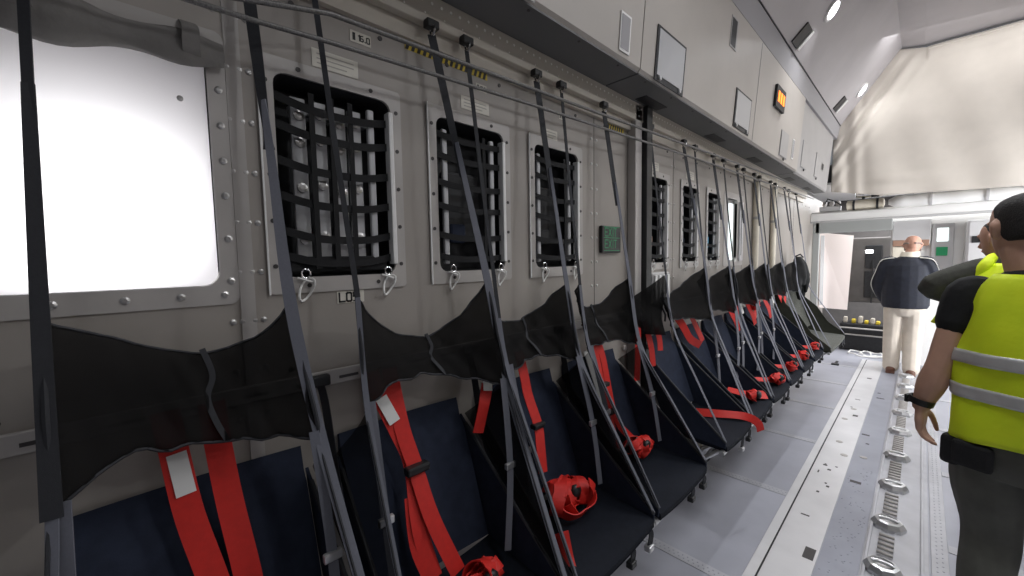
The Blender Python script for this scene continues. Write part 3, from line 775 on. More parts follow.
        if k in (1, 2, 3, 0, 5, 6, 7) :
            m = MB(); m.ribbon([h1+Vector((0, -.012 if side else .012, .02)), b_, e], .021, .0028, (.4, 1, 0)); o2 = m.build('back_strap', 'web', t, smooth=True)
            m = MB(); m.box(b_-Vector((.006, .02, .010)), b_+Vector((.008, .02, .010)), .003); m.build('buckle', 'alloy', o2)
    if k < 4:
        for u, yf in ((0, yl+.012), (1, yr-.008)):
            A_ = headrest_point(k, u, 1); B_ = Vector((-1.118, yf, .955)); C_ = Vector((fx-.004, yf, .545)); D_2 = Vector((-.97, yf, .575))
            m = MB(); NN = 8; vs = []
            for i in range(NN+1):
                e0 = A_.lerp(C_, i/NN); e1 = B_.lerp(C_, i/NN)
                for j in range(5): vs.append(e0.lerp(e1, j/4)+Vector((0, .006*math.sin(i+j*1.3), 0)))
            m.add(vs, [(i*5+j, (i+1)*5+j, (i+1)*5+j+1, i*5+j+1) for i in range(NN) for j in range(4)]); o = m.build('side_net', 'sheer', t, smooth=True)
            m = MB(); m.tube([A_.lerp(C_, i/6)+Vector((0, -.004, 0)) for i in range(7)], .003, 6); m.build('net_binding', 'webdark', o, smooth=True)
    # front tube, legs, floor studs, dangling clips
    m = MB(); m.tube([(fx-.02, yl-.01, .490), (fx-.02, yr+.01, .490)], .014, 10); m.build('front_tube', 'alloy', t, smooth=True)
    for y in (yl+.06, yr-.06):
        m = MB(); m.tube([(fx-.03, y, .49), (-.90, y, .30), (-1.06, y, .02)], [.012, .012, .010], 10); leg = m.build('leg', 'alloy', t, smooth=True)
        m = MB(); m.box((-1.10, y-.03, .0), (-1.03, y+.03, .030), .006); m.build('floor_stud', 'dark', leg)
    rnd = random.Random(k+40)
    for y in (yr-.03, yr-.16):
        L_ = .02+.03*rnd.random(); m = MB(); m.ribbon([(fx-.012, y, .495), (fx-.004, y+.004, .475), (fx-.008, y, .465-L_)], .022, .004, (.3, 1, 0)); o = m.build('dangling_strap', 'webdark', t, smooth=True)
        m = MB(); m.box((fx-.022, y-.018, .452-L_), (fx+.004, y+.016, .475-L_), .004); m.build('clip', 'alloy' if rnd.random() < .2 else 'black', o)
    # anchor strap from the wall rail down behind the cushion
    if k in (1, 2, 3):
        m = MB(); m.ribbon([(WX+.02, yl-.01, 1.175), (WX+.035, yl-.002, 1.10), (-1.06, yl+.005, .85), (-.93, yl+.01, .60)], .024, .0028, (.8, .5, 0)); o = m.build('wall_strap', 'webdark', t, smooth=True)
        m = MB(); m.box((WX+.013, yl-.035, 1.165), (WX+.035, yl+.015, 1.195), .005); m.build('rail_fitting', 'dark', o)
    # red harness
    def R_(pts, w=.045, wd=(0,1,0), name='shoulder_strap'):
        m = MB(); m.ribbon(pts, w, .003, wd); return m.build(name, 'red', t, smooth=True)
    def bundle(c, n, sz, seed):
        rn = random.Random(seed); m = MB(); n = n+4
        for i in range(n):
            ax = Vector((rn.gauss(0, 1), rn.gauss(0, 1), rn.gauss(0, .8))).normalized(); e1 = ax.orthogonal().normalized(); e2 = ax.cross(e1)
            a0 = rn.uniform(0, 6.28); f_ = rn.uniform(.45, 1.15); P, D = [], []
            off = ax*rn.uniform(-.5, .5); jit = Vector((rn.gauss(0, .22), rn.gauss(0, .38), rn.gauss(0, .18)))
            for q in range(8):
                a_ = a0+q*.55; v = (e1*math.cos(a_)+e2*math.sin(a_))*f_+off*.6+jit
                P.append((c[0]+sz*v.x*.75, c[1]+sz*v.y*1.15, max(c[2]+.004, c[2]+sz*.62+sz*.72*v.z))); D.append(ax+Vector((rn.uniform(-.3, .3), rn.uniform(-.3, .3), rn.uniform(-.3, .3))))
            m.ribbon(P, .044*rn.uniform(.7, 1.1), .004, D, 4)
        o = m.build('harness_bundle', 'red', t, smooth=True)
        m = MB(); m.lathe((c[0]+.03, c[1]-.005, c[2]+sz*.9), [(.02, -.012), (.026, -.006), (.026, .006), (.018, .014)], 'x', 12); m.build('release_buckle', 'black', o, smooth=True)
    def tag_or_lit_strip(p, wd, h):
        m = MB(); m.ribbon([p, Vector(p)+Vector(h)], .034, .002, wd, 2); o = m.build('tag_or_lit_strap', 'white', t); return o
    if k == 0:
        R_([(-1.11, .046, 1.19), (-1.095, .055, 1.10), (-1.06, .07, .97), (-1.0, .10, .82), (-.95, .12, .66)], .050, (.15,1,0))
        R_([(-1.105, .125, 1.19), (-1.095, .13, 1.10), (-1.06, .14, .97), (-1.0, .155, .82), (-.95, .165, .66)], .050, (.15,1,0))
        tag_or_lit_strip((-1.092, .0575, 1.10), (.15,1,0), (.024, .010, -.085)); bundle((-.92, .14, .57), 6, .07, 5)
    elif k == 1:
        R_([(-1.11, .50, 1.18), (-1.09, .51, 1.12), (-1.06, .55, 1.0), (-1.03, .575, .90), (-.97, .56, .74), (-.93, .58, .60)], .046, (.15,1,0))
        R_([(-1.105, .555, 1.18), (-1.09, .558, 1.12), (-1.055, .565, 1.0), (-1.02, .58, .90), (-.96, .595, .76), (-.90, .64, .60)], .046, (.15,1,0))
        m = MB(); m.box((-1.025, .545, .88), (-.995, .62, .905), .006); m.build('crossing_buckle', 'black', t)
        tag_or_lit_strip((-1.082, .515, 1.105), (.15,1,0), (.024, .028, -.075)); bundle((-.84, .69, .56), 6, .05, 8)
        R_([(-1.0, .56, .82), (-.96, .55, .70), (-.92, .57, .61)], .05, (.3,1,0))
    elif k == 2:
        R_([(-1.03, .875, 1.07), (-1.0, .835, 1.02), (-1.0, .806, .93)], .04, (.15,1,0)); tag_or_lit_strip((-1.02, .868, 1.085), (.1,1,0), (.012, -.008, -.028))
        R_([(-1.09, 1.09, 1.14), (-1.06, 1.09, 1.05), (-1.04, 1.09, .975), (-1.0, 1.10, .865), (-.98, 1.09, .80), (-.96, 1.08, .70)], .042, (.15,1,0))
        m = MB(); m.box((-1.015, 1.07, .855), (-.985, 1.13, .875), .005); m.build('crossing_buckle', 'black', t)
        bundle((-.90, 1.165, .565), 14, .075, 12)
        R_([(-.74, .915, .66), (-.72, .91, .60), (-.70, .90, .575)], .045, (.6,1,0), 'belt_tongue')
        m = MB(); m.ribbon([(-.70, .90, .58), (-.68, .885, .545), (-.66, .87, .48)], .04, .004, (.6,1,0)); m.build('lap_belt', 'webdark', t, smooth=True)
    elif k == 3:
        R_([(-1.06, 1.56, 1.12), (-1.04, 1.56, 1.02), (-1.01, 1.57, .87), (-.98, 1.58, .74), (-.92, 1.53, .65)], .038, (.15,1,0))
        R_([(-1.07, 1.60, 1.12), (-1.04, 1.61, 1.02), (-1.0, 1.65, .74), (-.96, 1.73, .62), (-.92, 1.76, .59)], .038, (.15,1,0))
        tag_or_lit_strip((-.985, 1.395, 1.105), (.15,1,0), (.075, .035, -.26)); bundle((-.90, 1.72, .565), 8, .055, 15)  # the long white strip here paints the strap's lit lower part
        for q in (.9, .78): 
            m = MB(); m.box((-1.02+(.9-q)*.3, 1.55, q), (-.995+(.9-q)*.3, 1.60, q+.02), .004); m.build('crossing_buckle', 'black', t)
    elif k == 4:
        R_([(-1.08, 2.02, 1.16), (-1.07, 2.0, 1.0), (-1.07, 1.99, .82)], .04, (.3,1,0)); R_([(-1.08, 2.09, 1.14), (-1.05, 2.11, 1.0), (-1.04, 2.12, .88)], .04, (.3,1,0))
        R_([(-1.08, 2.22, 1.12), (-1.06, 2.235, 1.02), (-1.05, 2.23, .95)], .04, (.3,1,0)); tag_or_lit_strip((-1.075, 2.22, 1.14), (.3,1,0), (.008, .002, -.05))
        R_([(-.94, 2.36, .575), (-.80, 2.48, .565), (-.68, 2.55, .56), (-.63, 2.60, .52), (-.62, 2.62, .47)], .045, (.5,.6,.3), 'lap_belt')
        # loose folded flap of mesh hanging beside the window end strap
        m = MB(); vs = []
        for i in range(9):
            for j in range(9):
                u, v = i/8, j/8; y = 2.16-.26*u*(1-.35*v); zt = 1.395-.16*u**1.3; z = lerp(zt, 1.06+.02*u, v)
                vs.append((-1.0-.10*u+.015*math.sin(v*7+u*5), y, z))
        m.add(vs, [(i*9+j, (i+1)*9+j, (i+1)*9+j+1, i*9+j+1) for i in range(8) for j in range(8)]); o = m.build('mesh_flap', 'sheer', t, smooth=True); sm = o.modifiers.new('s', 'SOLIDIFY'); sm.thickness = .004
        m = MB(); m.ribbon([(-1.09, 1.92, 1.24), (-1.08, 1.97, 1.20), (-1.08, 2.05, 1.20), (-1.07, 2.1, 1.15)], .02, .004, (0,.3,1)); m.build('tie_tape', 'webdark', t, smooth=True)
    elif k == 5:
        R_([(-1.08, 2.50, 1.13), (-1.05, 2.55, 1.05), (-1.03, 2.62, .96), (-1.02, 2.76, .90)], .05, (.3,.6,.6))
        R_([(-1.06, 2.70, 1.10), (-1.04, 2.74, 1.02), (-1.02, 2.80, .92)], .045, (.2,1,0)); tag_or_lit_strip((-1.04, 2.77, 1.12), (.2,1,0), (.01, .01, -.06))
        R_([(-.90, 2.93, .58), (-.78, 2.95, .57), (-.69, 3.03, .565)], .06, (.4,.8,.2), 'lap_belt'); bundle((-.74, 2.93, .55), 4, .04, 21)
    elif olive: pass
    else:
        y = (HL[k]+HR[k])/2; rn = random.Random(k)
        R_([(-1.08, y-.10, 1.13), (-1.05, y-.08, 1.05), (-1.03, y-.02, .97), (-1.02, y+.03, .88)], .045, (.3,1,.2))
        R_([(-1.06, y+.08, 1.12), (-1.04, y+.09, 1.04), (-1.03, y+.05, .93)], .045, (.2,1,0)); tag_or_lit_strip((-1.05, y+.16, 1.10), (.2,1,0), (.02, .01, -.09))
        if k == 7: bundle((-1.03, y, 1.03), 5, .05, 33)
        bundle((-.72, yr-.12, .55), 6, .045, 50+k)
        R_([(-.86, yc, .575), (-.76, yc+.08, .57), (-.69, yr-.06, .56)], .04, (.4,.8,.2), 'lap_belt')
for k in range(11): make_seat(k)

# dark jacket hung on the last strap, beyond the headrests
t = thing('hanging_jacket', (-1.0, 5.75, 1.3), 'dark jacket bundled on the strap above the olive seat', 'jacket')
def remesh(m, voxel, name, key, parent, smooth_it=4):
    me = bpy.data.meshes.new('tmp'); me.from_pydata(m.v, [], m.f)
    bm = bmesh.new(); bm.from_mesh(me); bmesh.ops.recalc_face_normals(bm, faces=bm.faces[:]); bm.to_mesh(me); bm.free()
    ob = bpy.data.objects.new('tmp', me); COL.objects.link(ob)
    r = ob.modifiers.new('r', 'REMESH'); r.mode = 'VOXEL'; r.voxel_size = voxel
    s = ob.modifiers.new('s', 'SMOOTH'); s.iterations = smooth_it; s.factor = .5
    dg = bpy.context.evaluated_depsgraph_get(); dg.update()
    me2 = bpy.data.meshes.new_from_object(ob.evaluated_get(dg)); bpy.data.objects.remove(ob)
    me2.name = name; me2.materials.clear(); me2.materials.append(M[key])
    for p in me2.polygons: p.use_smooth = True
    o = bpy.data.objects.new(name, me2); COL.objects.link(o)
    if parent is not None: o.parent = parent; o.matrix_parent_inverse = Matrix.Translation(-Vector(parent.location))
    return o
m = MB()
for q in range(7):
    a = q*.9; e_ = .06*math.sin(q*2.3); m.tube([(-1.02+.02*math.cos(a), 5.70+.04*math.sin(a), 1.47), (-1.0+.04*math.cos(a), 5.72+.09*math.sin(a), 1.36+e_*.4), (-.99+.05*math.cos(a), 5.76+.13*math.sin(a), 1.20+e_), (-.98+.03*math.cos(a), 5.80+.11*math.sin(a), 1.04+e_*1.6)], [.018, .036, .042, .020], 8)
remesh(m, .014, 'jacket_body', 'shirt', t)
m = MB(); m.tube([(-1.06, 5.74, 1.47), (-1.0, 5.73, 1.50), (-.97, 5.73, 1.46)], .008); m.build('hanger_loop', 'webdark', t)

# ------------------------------------------------------------------ front compartment seen below the curtain
m = MB(); m.use('white'); m.box((-1.15, 7.2, 1.955), (2.7, 7.42, 2.075), .01); m.use('panelgrey'); m.box((-1.15, 7.19, 1.94), (2.7, 7.205, 1.965), .003)
m.use('white'); m.box((-1.15, 7.3, 2.075), (2.7, 7.5, 2.10))
struct(m.build('trim_6'))
m = MB(); m.use('doorgrey'); m.box((-1.12, 7.40, 1.80), (-.29, 7.46, 1.955), .006); m.box((-1.15, 7.40, 0), (-1.07, 7.46, 1.955), .006)
struct(m.build('trim_7'))
# front bulkhead with the crew doorway
m = MB(); m.use('white'); m.box((-.30, 7.50, 0), (2.85, 7.56, 1.955)); struct(m.build('wall_front'))
m = MB(); m.box((-1.4, 9.9, -.02), (2.9, 9.95, 3.2)); m.box((-1.42, 7.6, -.02), (-1.4, 9.95, 3.2)); struct(m.build('wall_back', 'quilt'))
m = MB(); m.box((-1.4, 7.45, 2.5), (2.9, 9.95, 2.53)); struct(m.build('trim_8', 'white'))
# slanting pale door leaf in the doorway
t = thing('open_door_leaf', (-.95, 7.95, .62), 'pale pinkish door leaf leaning in the dark doorway', 'door')
m = MB(); m.rings([[(-1.10, 7.78, .66), (-.78, 8.05, .62), (-.74, 8.05, 1.77), (-1.12, 7.78, 1.83)], [(-1.11, 7.81, .66), (-.79, 8.08, .62), (-.75, 8.08, 1.77), (-1.13, 7.81, 1.83)]]); m.build('leaf', 'pink', t)
m = MB(); m.rings([[(-1.09, 7.775, .70), (-1.05, 7.80, .70), (-1.06, 7.80, 1.78), (-1.10, 7.775, 1.78)], [(-1.09, 7.755, .70), (-1.05, 7.78, .70), (-1.06, 7.78, 1.78), (-1.10, 7.755, 1.78)]]); m.build('edge_strip', 'panelgrey', t)
# quilted dark crew bunk back
t = thing('quilted_panel', (-.5, 8.35, .4), 'dark grey quilted panel with a small bright light in the doorway', 'panel')
m = MB(); m.box((-.80, 8.35, .72), (-.20, 8.42, 1.74), .02); m.build('pad', 'quilt', t)
m = MB()
for i in range(2): m.box((-.62+.02*i*0-.0, 8.335, .80+.46*i), (-.42, 8.36, 1.22+.40*i), .02)
m.build('cushion', 'dark', t); 
m = MB(); m.box((-.615, 8.325, 1.50), (-.53, 8.336, 1.545), .004); m.build('reading_light', 'lamp', t)
m = MB(); m.box((-.535, 8.318, .72), (-.515, 8.336, 1.40), .003); m.build('seam_strap', 'black', t)
t = thing('stowed_crate', (-.58, 8.15, 0), 'low dark crate of yellow and black kit below the quilted panel', 'crate')
m = MB(); m.box((-.86, 8.0, .0), (-.28, 8.3, .42), .02); m.build('body', 'dark', t)
for x, z in ((-.80, .50), (-.70, .47), (-.62, .52), (-.55, .46), (-.48, .50), (-.42, .46)):
    m = MB(); m.box((x-.024, 8.05, .42), (x+.024, 8.15, z+.01), .012); m.build('yellow_kit', 'yellow' if z < .49 else 'railbeige', t)
m = MB(); m.use('flange'); m.tube([(-.86, 7.99, .25), (-.28, 7.99, .25)], .012); m.tube([(-.86, 7.99, .35), (-.28, 7.99, .35)], .012); m.build('rail', parent=t)
# looped white cable on the floor
m = MB()
P = [(-.62+.16*math.cos(a)+.02*a, 7.72+.35*math.sin(a)*.5, .012+.012*(i % 3)) for i, a in enumerate([.5*j for j in range(28)])]
m.tube(P, .010, 6); tag(m.build('loose_cable', 'cord', smooth=True), 'loose white cable coiled on the floor in the doorway', 'cable')
m = MB(); m.box((-.80, 6.78, 0.0), (-.72, 6.84, .02), .004); m.box((-.775, 6.80, .005), (-.745, 7.0, .018), .004); tag(m.build('floor_wedge', 'black'), 'small black wedge lying on the floor near the doorway', 'wedge')

# shelf gear over the beam
t = thing('steel_canister', (-.54, 7.3, 2.3), 'polished steel canister lying on the beam below the curtain', 'canister')
m = MB(); m.lathe((-.52, 7.28, 2.335), [(.03, -.15), (.085, -.14), (.092, -.10), (.092, .10), (.085, .14), (.03, .15)], 'x', 20); m.build('cylinder', 'chrome', t, smooth=True)
m = MB(); m.box((-.50, 7.16, 2.24), (-.42, 7.20, 2.28), .004); m.box((-.60, 7.24, 2.230), (-.57, 7.32, 2.25), .003); m.build('bracket', 'dark', t)
t = thing('rolled_bag', (-.58, 7.28, 2.1), 'tan rolled bag lying under the steel canister', 'bag')
m = MB(); m.lathe((-.56, 7.27, 2.16), [(.03, -.20), (.062, -.19), (.066, 0), (.062, .18), (.03, .19)], 'x', 16); m.build('roll', 'cream', t, smooth=True)
m = MB(); 
for x in (-.68, -.44): m.lathe((x, 7.27, 2.16), [(.069, -.012), (.069, .012)], 'x', 16)
m.build('bag_strap', 'webdark', t)
t = thing('valve_manifold', (-.92, 7.3, 2.1), 'pale valve manifold on the beam beside the rolled bag', 'valve')
m = MB(); m.box((-1.06, 7.24, 2.10), (-.82, 7.34, 2.17), .01); m.build('block', 'panelgrey', t)
m = MB()
for x in (-1.0, -.92, -.85): m.lathe((x, 7.26, 2.20), [(.02, -.03), (.03, 0), (.02, .04)], 'z', 10)
m.build('knob', 'flange', t, smooth=True)
m = MB(); m.tube([(-1.0, 7.24, 2.2), (-.96, 7.2, 2.27), (-.88, 7.2, 2.23), (-.80, 7.22, 2.16)], .008); m.build('hose', 'dark', t, smooth=True)
t = thing('cable_bundle', (-.33, 7.25, 2.2), 'tangle of dark cables on white clamps beside the steel canister', 'cables')
m = MB()
for i in range(5): m.tube([(-.345, 7.18+.02*i, 2.25+.01*i), (-.31, 7.16, 2.30-.012*i), (-.22, 7.2, 2.255+.01*i), (-.10, 7.24, 2.25+.004*i)], .009, 6)
m.build('cable', 'dark', t, smooth=True)
m = MB(); m.lathe((-.27, 7.24, 2.29), [(.03, -.12), (.045, -.1), (.045, .1), (.03, .12)], 'x', 12); m.build('clamp', 'white', t, smooth=True)
# long white roll on the beam
t = thing('white_roll', (.8, 7.2, 2.1), 'long white rolled cover lying along the beam under the curtain', 'roll')
m = MB(); rings = []
for i in range(40):
    x = -.33+3.0*i/39; r_ = .072+.004*math.sin(i*1.7); q = .45 if i in (0, 39) else 1
    rings.append([(x, 7.20+r_*q*math.cos(a), 2.155+r_*q*1.05*math.sin(a)) for a in [2*PI*j/14 for j in range(14)]])
m.rings(rings); m.build('cover', 'white', t, smooth=True)
m = MB()
for x in (.05, .5, 1.0): m.lathe((x, 7.20, 2.155), [(.082, -.012), (.082, .012)], 'x', 14)
m.build('tie_strap', 'panelgrey', t)
# things on the front bulkhead
t = thing('storage_shelf', (-.12, 7.5, 1.5), 'open shelf niche with brown and cream items behind the man in the navy jacket', 'niche')
m = MB(); m.box((-.29, 7.44, 1.60), (.07, 7.5, 1.92), .006); m.build('upper_box', 'panelgrey', t)
m = MB(); m.box((-.28, 7.43, 1.58), (.06, 7.5, 1.66), .006); m.build('brown_tray', 'brown', t)
m = MB(); m.box((-.28, 7.44, 1.38), (-.16, 7.5, 1.57), .006); m.build('cream_bin', 'cream', t)
t = thing('mounted_control_panel', (.17, 7.5, 1.2), 'grey control panel with two small displays on the white bulkhead', 'control panel')
m = MB(); m.box((.08, 7.46, 1.20), (.275, 7.5, 1.86), .008); m.build('plate', 'panelgrey', t)
m = MB(); m.box((.125, 7.45, 1.63), (.225, 7.46, 1.80), .003); m.build('display', 'displaylit', t)
m = MB(); m.box((.125, 7.45, 1.45), (.225, 7.46, 1.56), .003); m.build('green_display', 'green', t)
t = thing('wall_cabinet', (.5, 7.5, 1.2), 'grey wall cabinet with a black slot beside the hi-vis men', 'cabinet')
m = MB(); m.box((.36, 7.30, 1.10), (1.2, 7.5, 1.87), .03); m.build('body', 'panelgrey', t)
m = MB(); m.box((.41, 7.29, 1.60), (.85, 7.302, 1.68), .004); m.build('slot', 'black', t)
m = MB(); m.lathe((.44, 7.30, 1.38), [(.014, 0), (.014, -.01)], 'y', 10); m.build('latch', 'white', t)

# ------------------------------------------------------------------ people
def ell(c, rx, ry, n=16, tilt=0):
    return [(c[0]+rx*math.cos(2*PI*j/n), c[1]+ry*math.sin(2*PI*j/n)+tilt*math.sin(2*PI*j/n), c[2]) for j in range(n)]
def loft_z(m, secs, n=18, sup=2.0):
    """closed loft of horizontal superellipses: (x, y, z, rx, ry)"""
    rings = []
    for x, y, z, rx, ry in secs:
        ring = []
        for j in range(n):
            a = 2*PI*j/n; c, s = math.cos(a), math.sin(a)
            ring.append((x+rx*math.copysign(abs(c)**(2/sup), c), y+ry*math.copysign(abs(s)**(2/sup), s), z))
        rings.append(ring)
    m.rings(rings)
def limb(m, pts, rs, n=12):
    P, Q = [], []
    pts = [Vector(p) for p in pts]
    for i in range(len(pts)-1):
        p0, p1, p2, p3 = pts[max(i-1,0)], pts[i], pts[i+1], pts[min(i+2,len(pts)-1)]
        for q in range(5 + (i == len(pts)-2)):
            u = q/5; P.append(.5*((2*p1)+(p2-p0)*u+(2*p0-5*p1+4*p2-p3)*u*u+(3*p1-p0-3*p2+p3)*u**3)); Q.append(lerp(rs[i], rs[i+1], u*u*(3-2*u)))
    d0, d1 = (P[0]-P[1]).normalized(), (P[-1]-P[-2]).normalized()
    P = [P[0]+d0*Q[0]*.8, P[0]+d0*Q[0]*.5]+P+[P[-1]+d1*Q[-1]*.5, P[-1]+d1*Q[-1]*.8]; Q = [Q[0]*.4, Q[0]*.8]+Q+[Q[-1]*.8, Q[-1]*.4]
    m.tube(P, Q, n)
def head(m, c, s, yaw=0.0, pitch=0.0):
    """head centred between the eyes' height; faces +Y before yaw. s: head height"""
    k = s/.225
    T = Matrix.Translation(Vector(c)) @ Matrix.Rotation(yaw, 4, 'Z') @ Matrix.Rotation(pitch, 4, 'X')
    mm = MB()
    loft_z(mm, [(0, .035, -.112*k, .018*k, .02*k), (0, .03*k, -.105*k, .034*k, .04*k), (0, .018*k, -.085*k, .050*k, .062*k), (0, .004*k, -.05*k, .064*k, .082*k), (0, -.004*k, -.01*k, .071*k, .094*k), (0, -.008*k, .03*k, .075*k, .099*k),
                (0, -.010*k, .065*k, .070*k, .093*k), (0, -.012*k, .090*k, .054*k, .074*k), (0, -.012*k, .106*k, .030*k, .044*k), (0, -.012*k, .112*k, .008*k, .012*k)], 20)
    limb(mm, [(0, .088*k, .012*k), (0, .104*k, -.012*k), (0, .112*k, -.030*k), (0, .094*k, -.036*k)], [.008*k, .010*k, .013*k, .010*k], 8)     # nose
    limb(mm, [(-.028*k, .082*k, -.062*k), (0, .090*k, -.060*k), (.028*k, .082*k, -.062*k)], [.006*k, .009*k, .006*k], 8)       # lips
    limb(mm, [(-.045*k, .078*k, .026*k), (0, .090*k, .026*k), (.045*k, .078*k, .026*k)], [.009*k, .011*k, .009*k], 8)           # brow
    for sx in (-1, 1):
        limb(mm, [(sx*.072*k, -.012*k, .022*k), (sx*.082*k, -.020*k, .006*k), (sx*.078*k, -.012*k, -.022*k), (sx*.070*k, -.006*k, -.034*k)], [.010*k, .013*k, .010*k, .008*k], 8)   # ear
    m.add([T @ Vector(v) for v in mm.v], mm.f)
    return T, k
def hair_cap(T, k, key, parent, low=-.05, front=.02, grow=1.045):
    mm = MB(); n = 24; rings = []
    secs = [(-.004, -.05, .066, .084), (-.006, -.01, .072, .095), (-.009, .03, .076, .100), (-.011, .065, .071, .094), (-.013, .090, .056, .076), (-.013, .107, .033, .047), (-.013, .114, .006, .008)]
    for y, z, rx, ry in secs:
        ring = []
        for j in range(n):
            a = 2*PI*j/n; c, s_ = math.cos(a), math.sin(a)
            lowz = lerp(low, front+.03, min(1, max(0, (s_+.30)/.62)))      # hairline: low at the nape, high at the brow
            zz = max(z, lowz)
            ax_, ay_, yo = rx, ry, y
            for (ya, za, xa, ra), (yb, zb_, xb_, rb) in zip(secs[:-1], secs[1:]):
                if za <= zz <= zb_:
                    u_ = (zz-za)/(zb_-za); ax_, ay_, yo = lerp(xa, xb_, u_), lerp(ra, rb, u_), lerp(ya, yb, u_); break
            g = grow if z >= lowz else 1.0
            ring.append((ax_*g*c*k, (yo+ay_*g*s_)*k, zz*k))
        rings.append(ring)
    mm.rings(rings, cap=False); mm.v = [T @ Vector(v) for v in mm.v]
    o = mm.build('hair', key, parent, smooth=True); sm = o.modifiers.new('s', 'SOLIDIFY'); sm.thickness = .012; sm.offset = -1
    sb = o.modifiers.new('b', 'SUBSURF'); sb.levels = 1; sb.render_levels = 1
    return o
def eyes(T, k, parent):
    for sx in (-1, 1):
        mm = MB(); mm.ball((sx*.030*k, .078*k, .006*k), .011*k, 8); mm.v = [T @ Vector(v) for v in mm.v]; mm.build('eye', 'eye', parent, smooth=True)
def hand(m, wrist, d, back, side, s=1.0, curl=.6, fist=False):
    """wrist point, d: pointing direction, back: direction of the back of the hand, side: direction toward the thumb"""
    d = Vector(d).normalized(); back = Vector(back); back = (back-d*back.dot(d)).normalized(); sd_ = Vector(side); sd_ = (sd_-d*sd_.dot(d)-back*sd_.dot(back)).normalized(); w_ = Vector(wrist)
    for q in range(4):       # palm as four metacarpal lofts
        o = (q-1.5)*.0195*s
        limb(m, [w_+sd_*o*.6+d*.0, w_+sd_*o*.9+d*.045*s, w_+sd_*o+d*.086*s], [.015*s, .0155*s, .0115*s], 8)
    ln = [.070, .078, .074, .058]
    for q in range(4):
        o = (1.5-q)*.0205*s; L_ = ln[q]*s; p = w_+sd_*o+d*.086*s; dirn = d.copy(); P = [p]; ang = 0
        for f_, ca in ((.45, .30+.1*q), (.32, .55+.05*q), (.25, .45)):
            ang += ca*curl*1.6; dirn = d*math.cos(ang)-back*math.sin(ang); p = p+dirn*L_*f_; P.append(p)
        limb(m, P, [.0092*s, .0086*s, .0080*s, .0068*s], 8)
    tp = w_+sd_*.026*s+d*.022*s-back*.006*s
    limb(m, [tp, tp+(sd_*.75+d*.75-back*.35)*.034*s, tp+(sd_*.85+d*1.75-back*.7)*.034*s, tp+(sd_*.75+d*2.5-back*.9)*.034*s], [.0135*s, .011*s, .0098*s, .008*s], 8)

# --- man in the hi-vis vest and black T-shirt, walking away at the edge of the aisle
px, py = .262, 2.2
t = thing('person', (px, py, 0), 'person in yellow hi-vis vest over black T-shirt, dark trousers, black watch, seen from behind', 'person')
def unturn(x, y, z, a=-.42, cx=px+.015):      # a point as it should stand in the cabin, before the figure is turned
    dx, dy = x-cx, y-py; return (px+dx*math.cos(a)+dy*math.sin(a), py-dx*math.sin(a)+dy*math.cos(a), z)
SHL, ELB, WRI = (px-.155, py-.01, 1.335), unturn(.066, py+.02, 1.065), unturn(.022, py+.03, .893)
SHR, ELR, WRR = (px+.175, py+.0, 1.335), (px+.225, py+.02, 1.07), (px+.225, py+.12, .86)
m = MB()
T, k = head(m, (px-.042, py+.014, 1.578), .235, yaw=.80, pitch=-.08)
limb(m, [(px, py+.0, 1.33), (px-.014, py+.004, 1.42), (px-.034, py+.006, 1.51)], [.075, .062, .062])
loft_z(m, [(px, py, .80, .12, .09), (px, py, .86, .155, .105), (px, py, 1.0, .150, .098), (px, py, 1.15, .160, .105), (px, py, 1.28, .165, .10), (px, py, 1.36, .12, .08), (px, py, 1.40, .06, .06)])
MUP = tuple(lerp(a, b, .5) for a, b in zip(SHL, ELB)); FOR = tuple(lerp(a, b, .4) for a, b in zip(ELB, WRI))
limb(m, [SHL, MUP, ELB, FOR, WRI], [.054, .050, .042, .045, .029])
limb(m, [SHR, ELR, WRR], [.054, .042, .028])
hand(m, WRI, (-.02, .10, -1), (-1, -.25, 0), (.1, 1, -.1), 1.0, .42); hand(m, WRR, (-.02, .2, -1), (1, -.2, 0), (0, 1, 0), 1.0, .5)
HIPL, KNL, ANL = (px-.085, py, .80), (px-.075, py+.03, .45), (px-.06, py-.02, .09)
HIPR, KNR, ANR = (px+.085, py, .80), (px+.095, py+.16, .47), (px+.09, py+.24, .10)
for a, b, c in ((HIPL, KNL, ANL), (HIPR, KNR, ANR)):
    limb(m, [a, b, c], [.078, .055, .04]); limb(m, [(c[0], c[1]-.03, .05), (c[0], c[1]+.15, .04)], [.035, .03])
body = remesh(m, .0048, 'body', 'skin', t, 3)
hair_cap(T, k, 'hair', t, low=-.062, front=.045); eyes(T, k, t)
m = MB()    # T-shirt
loft_z(m, [(px, py, .88, .165, .118), (px, py, 1.0, .165, .115), (px, py, 1.15, .172, .12), (px, py, 1.29, .178, .115), (px, py, 1.365, .13, .095), (px, py+.005, 1.425, .078, .078), (px, py+.01, 1.44, .06, .06)])
limb(m, [(px-.12, py, 1.345), SHL, tuple(lerp(a, b, .40) for a, b in zip(SHL, ELB))], [.060, .070, .064]); limb(m, [(px+.12, py, 1.345), SHR, (px+.215, py+.02, 1.235)], [.062, .075, .066])
remesh(m, .007, 't_shirt', 'shirt', t)
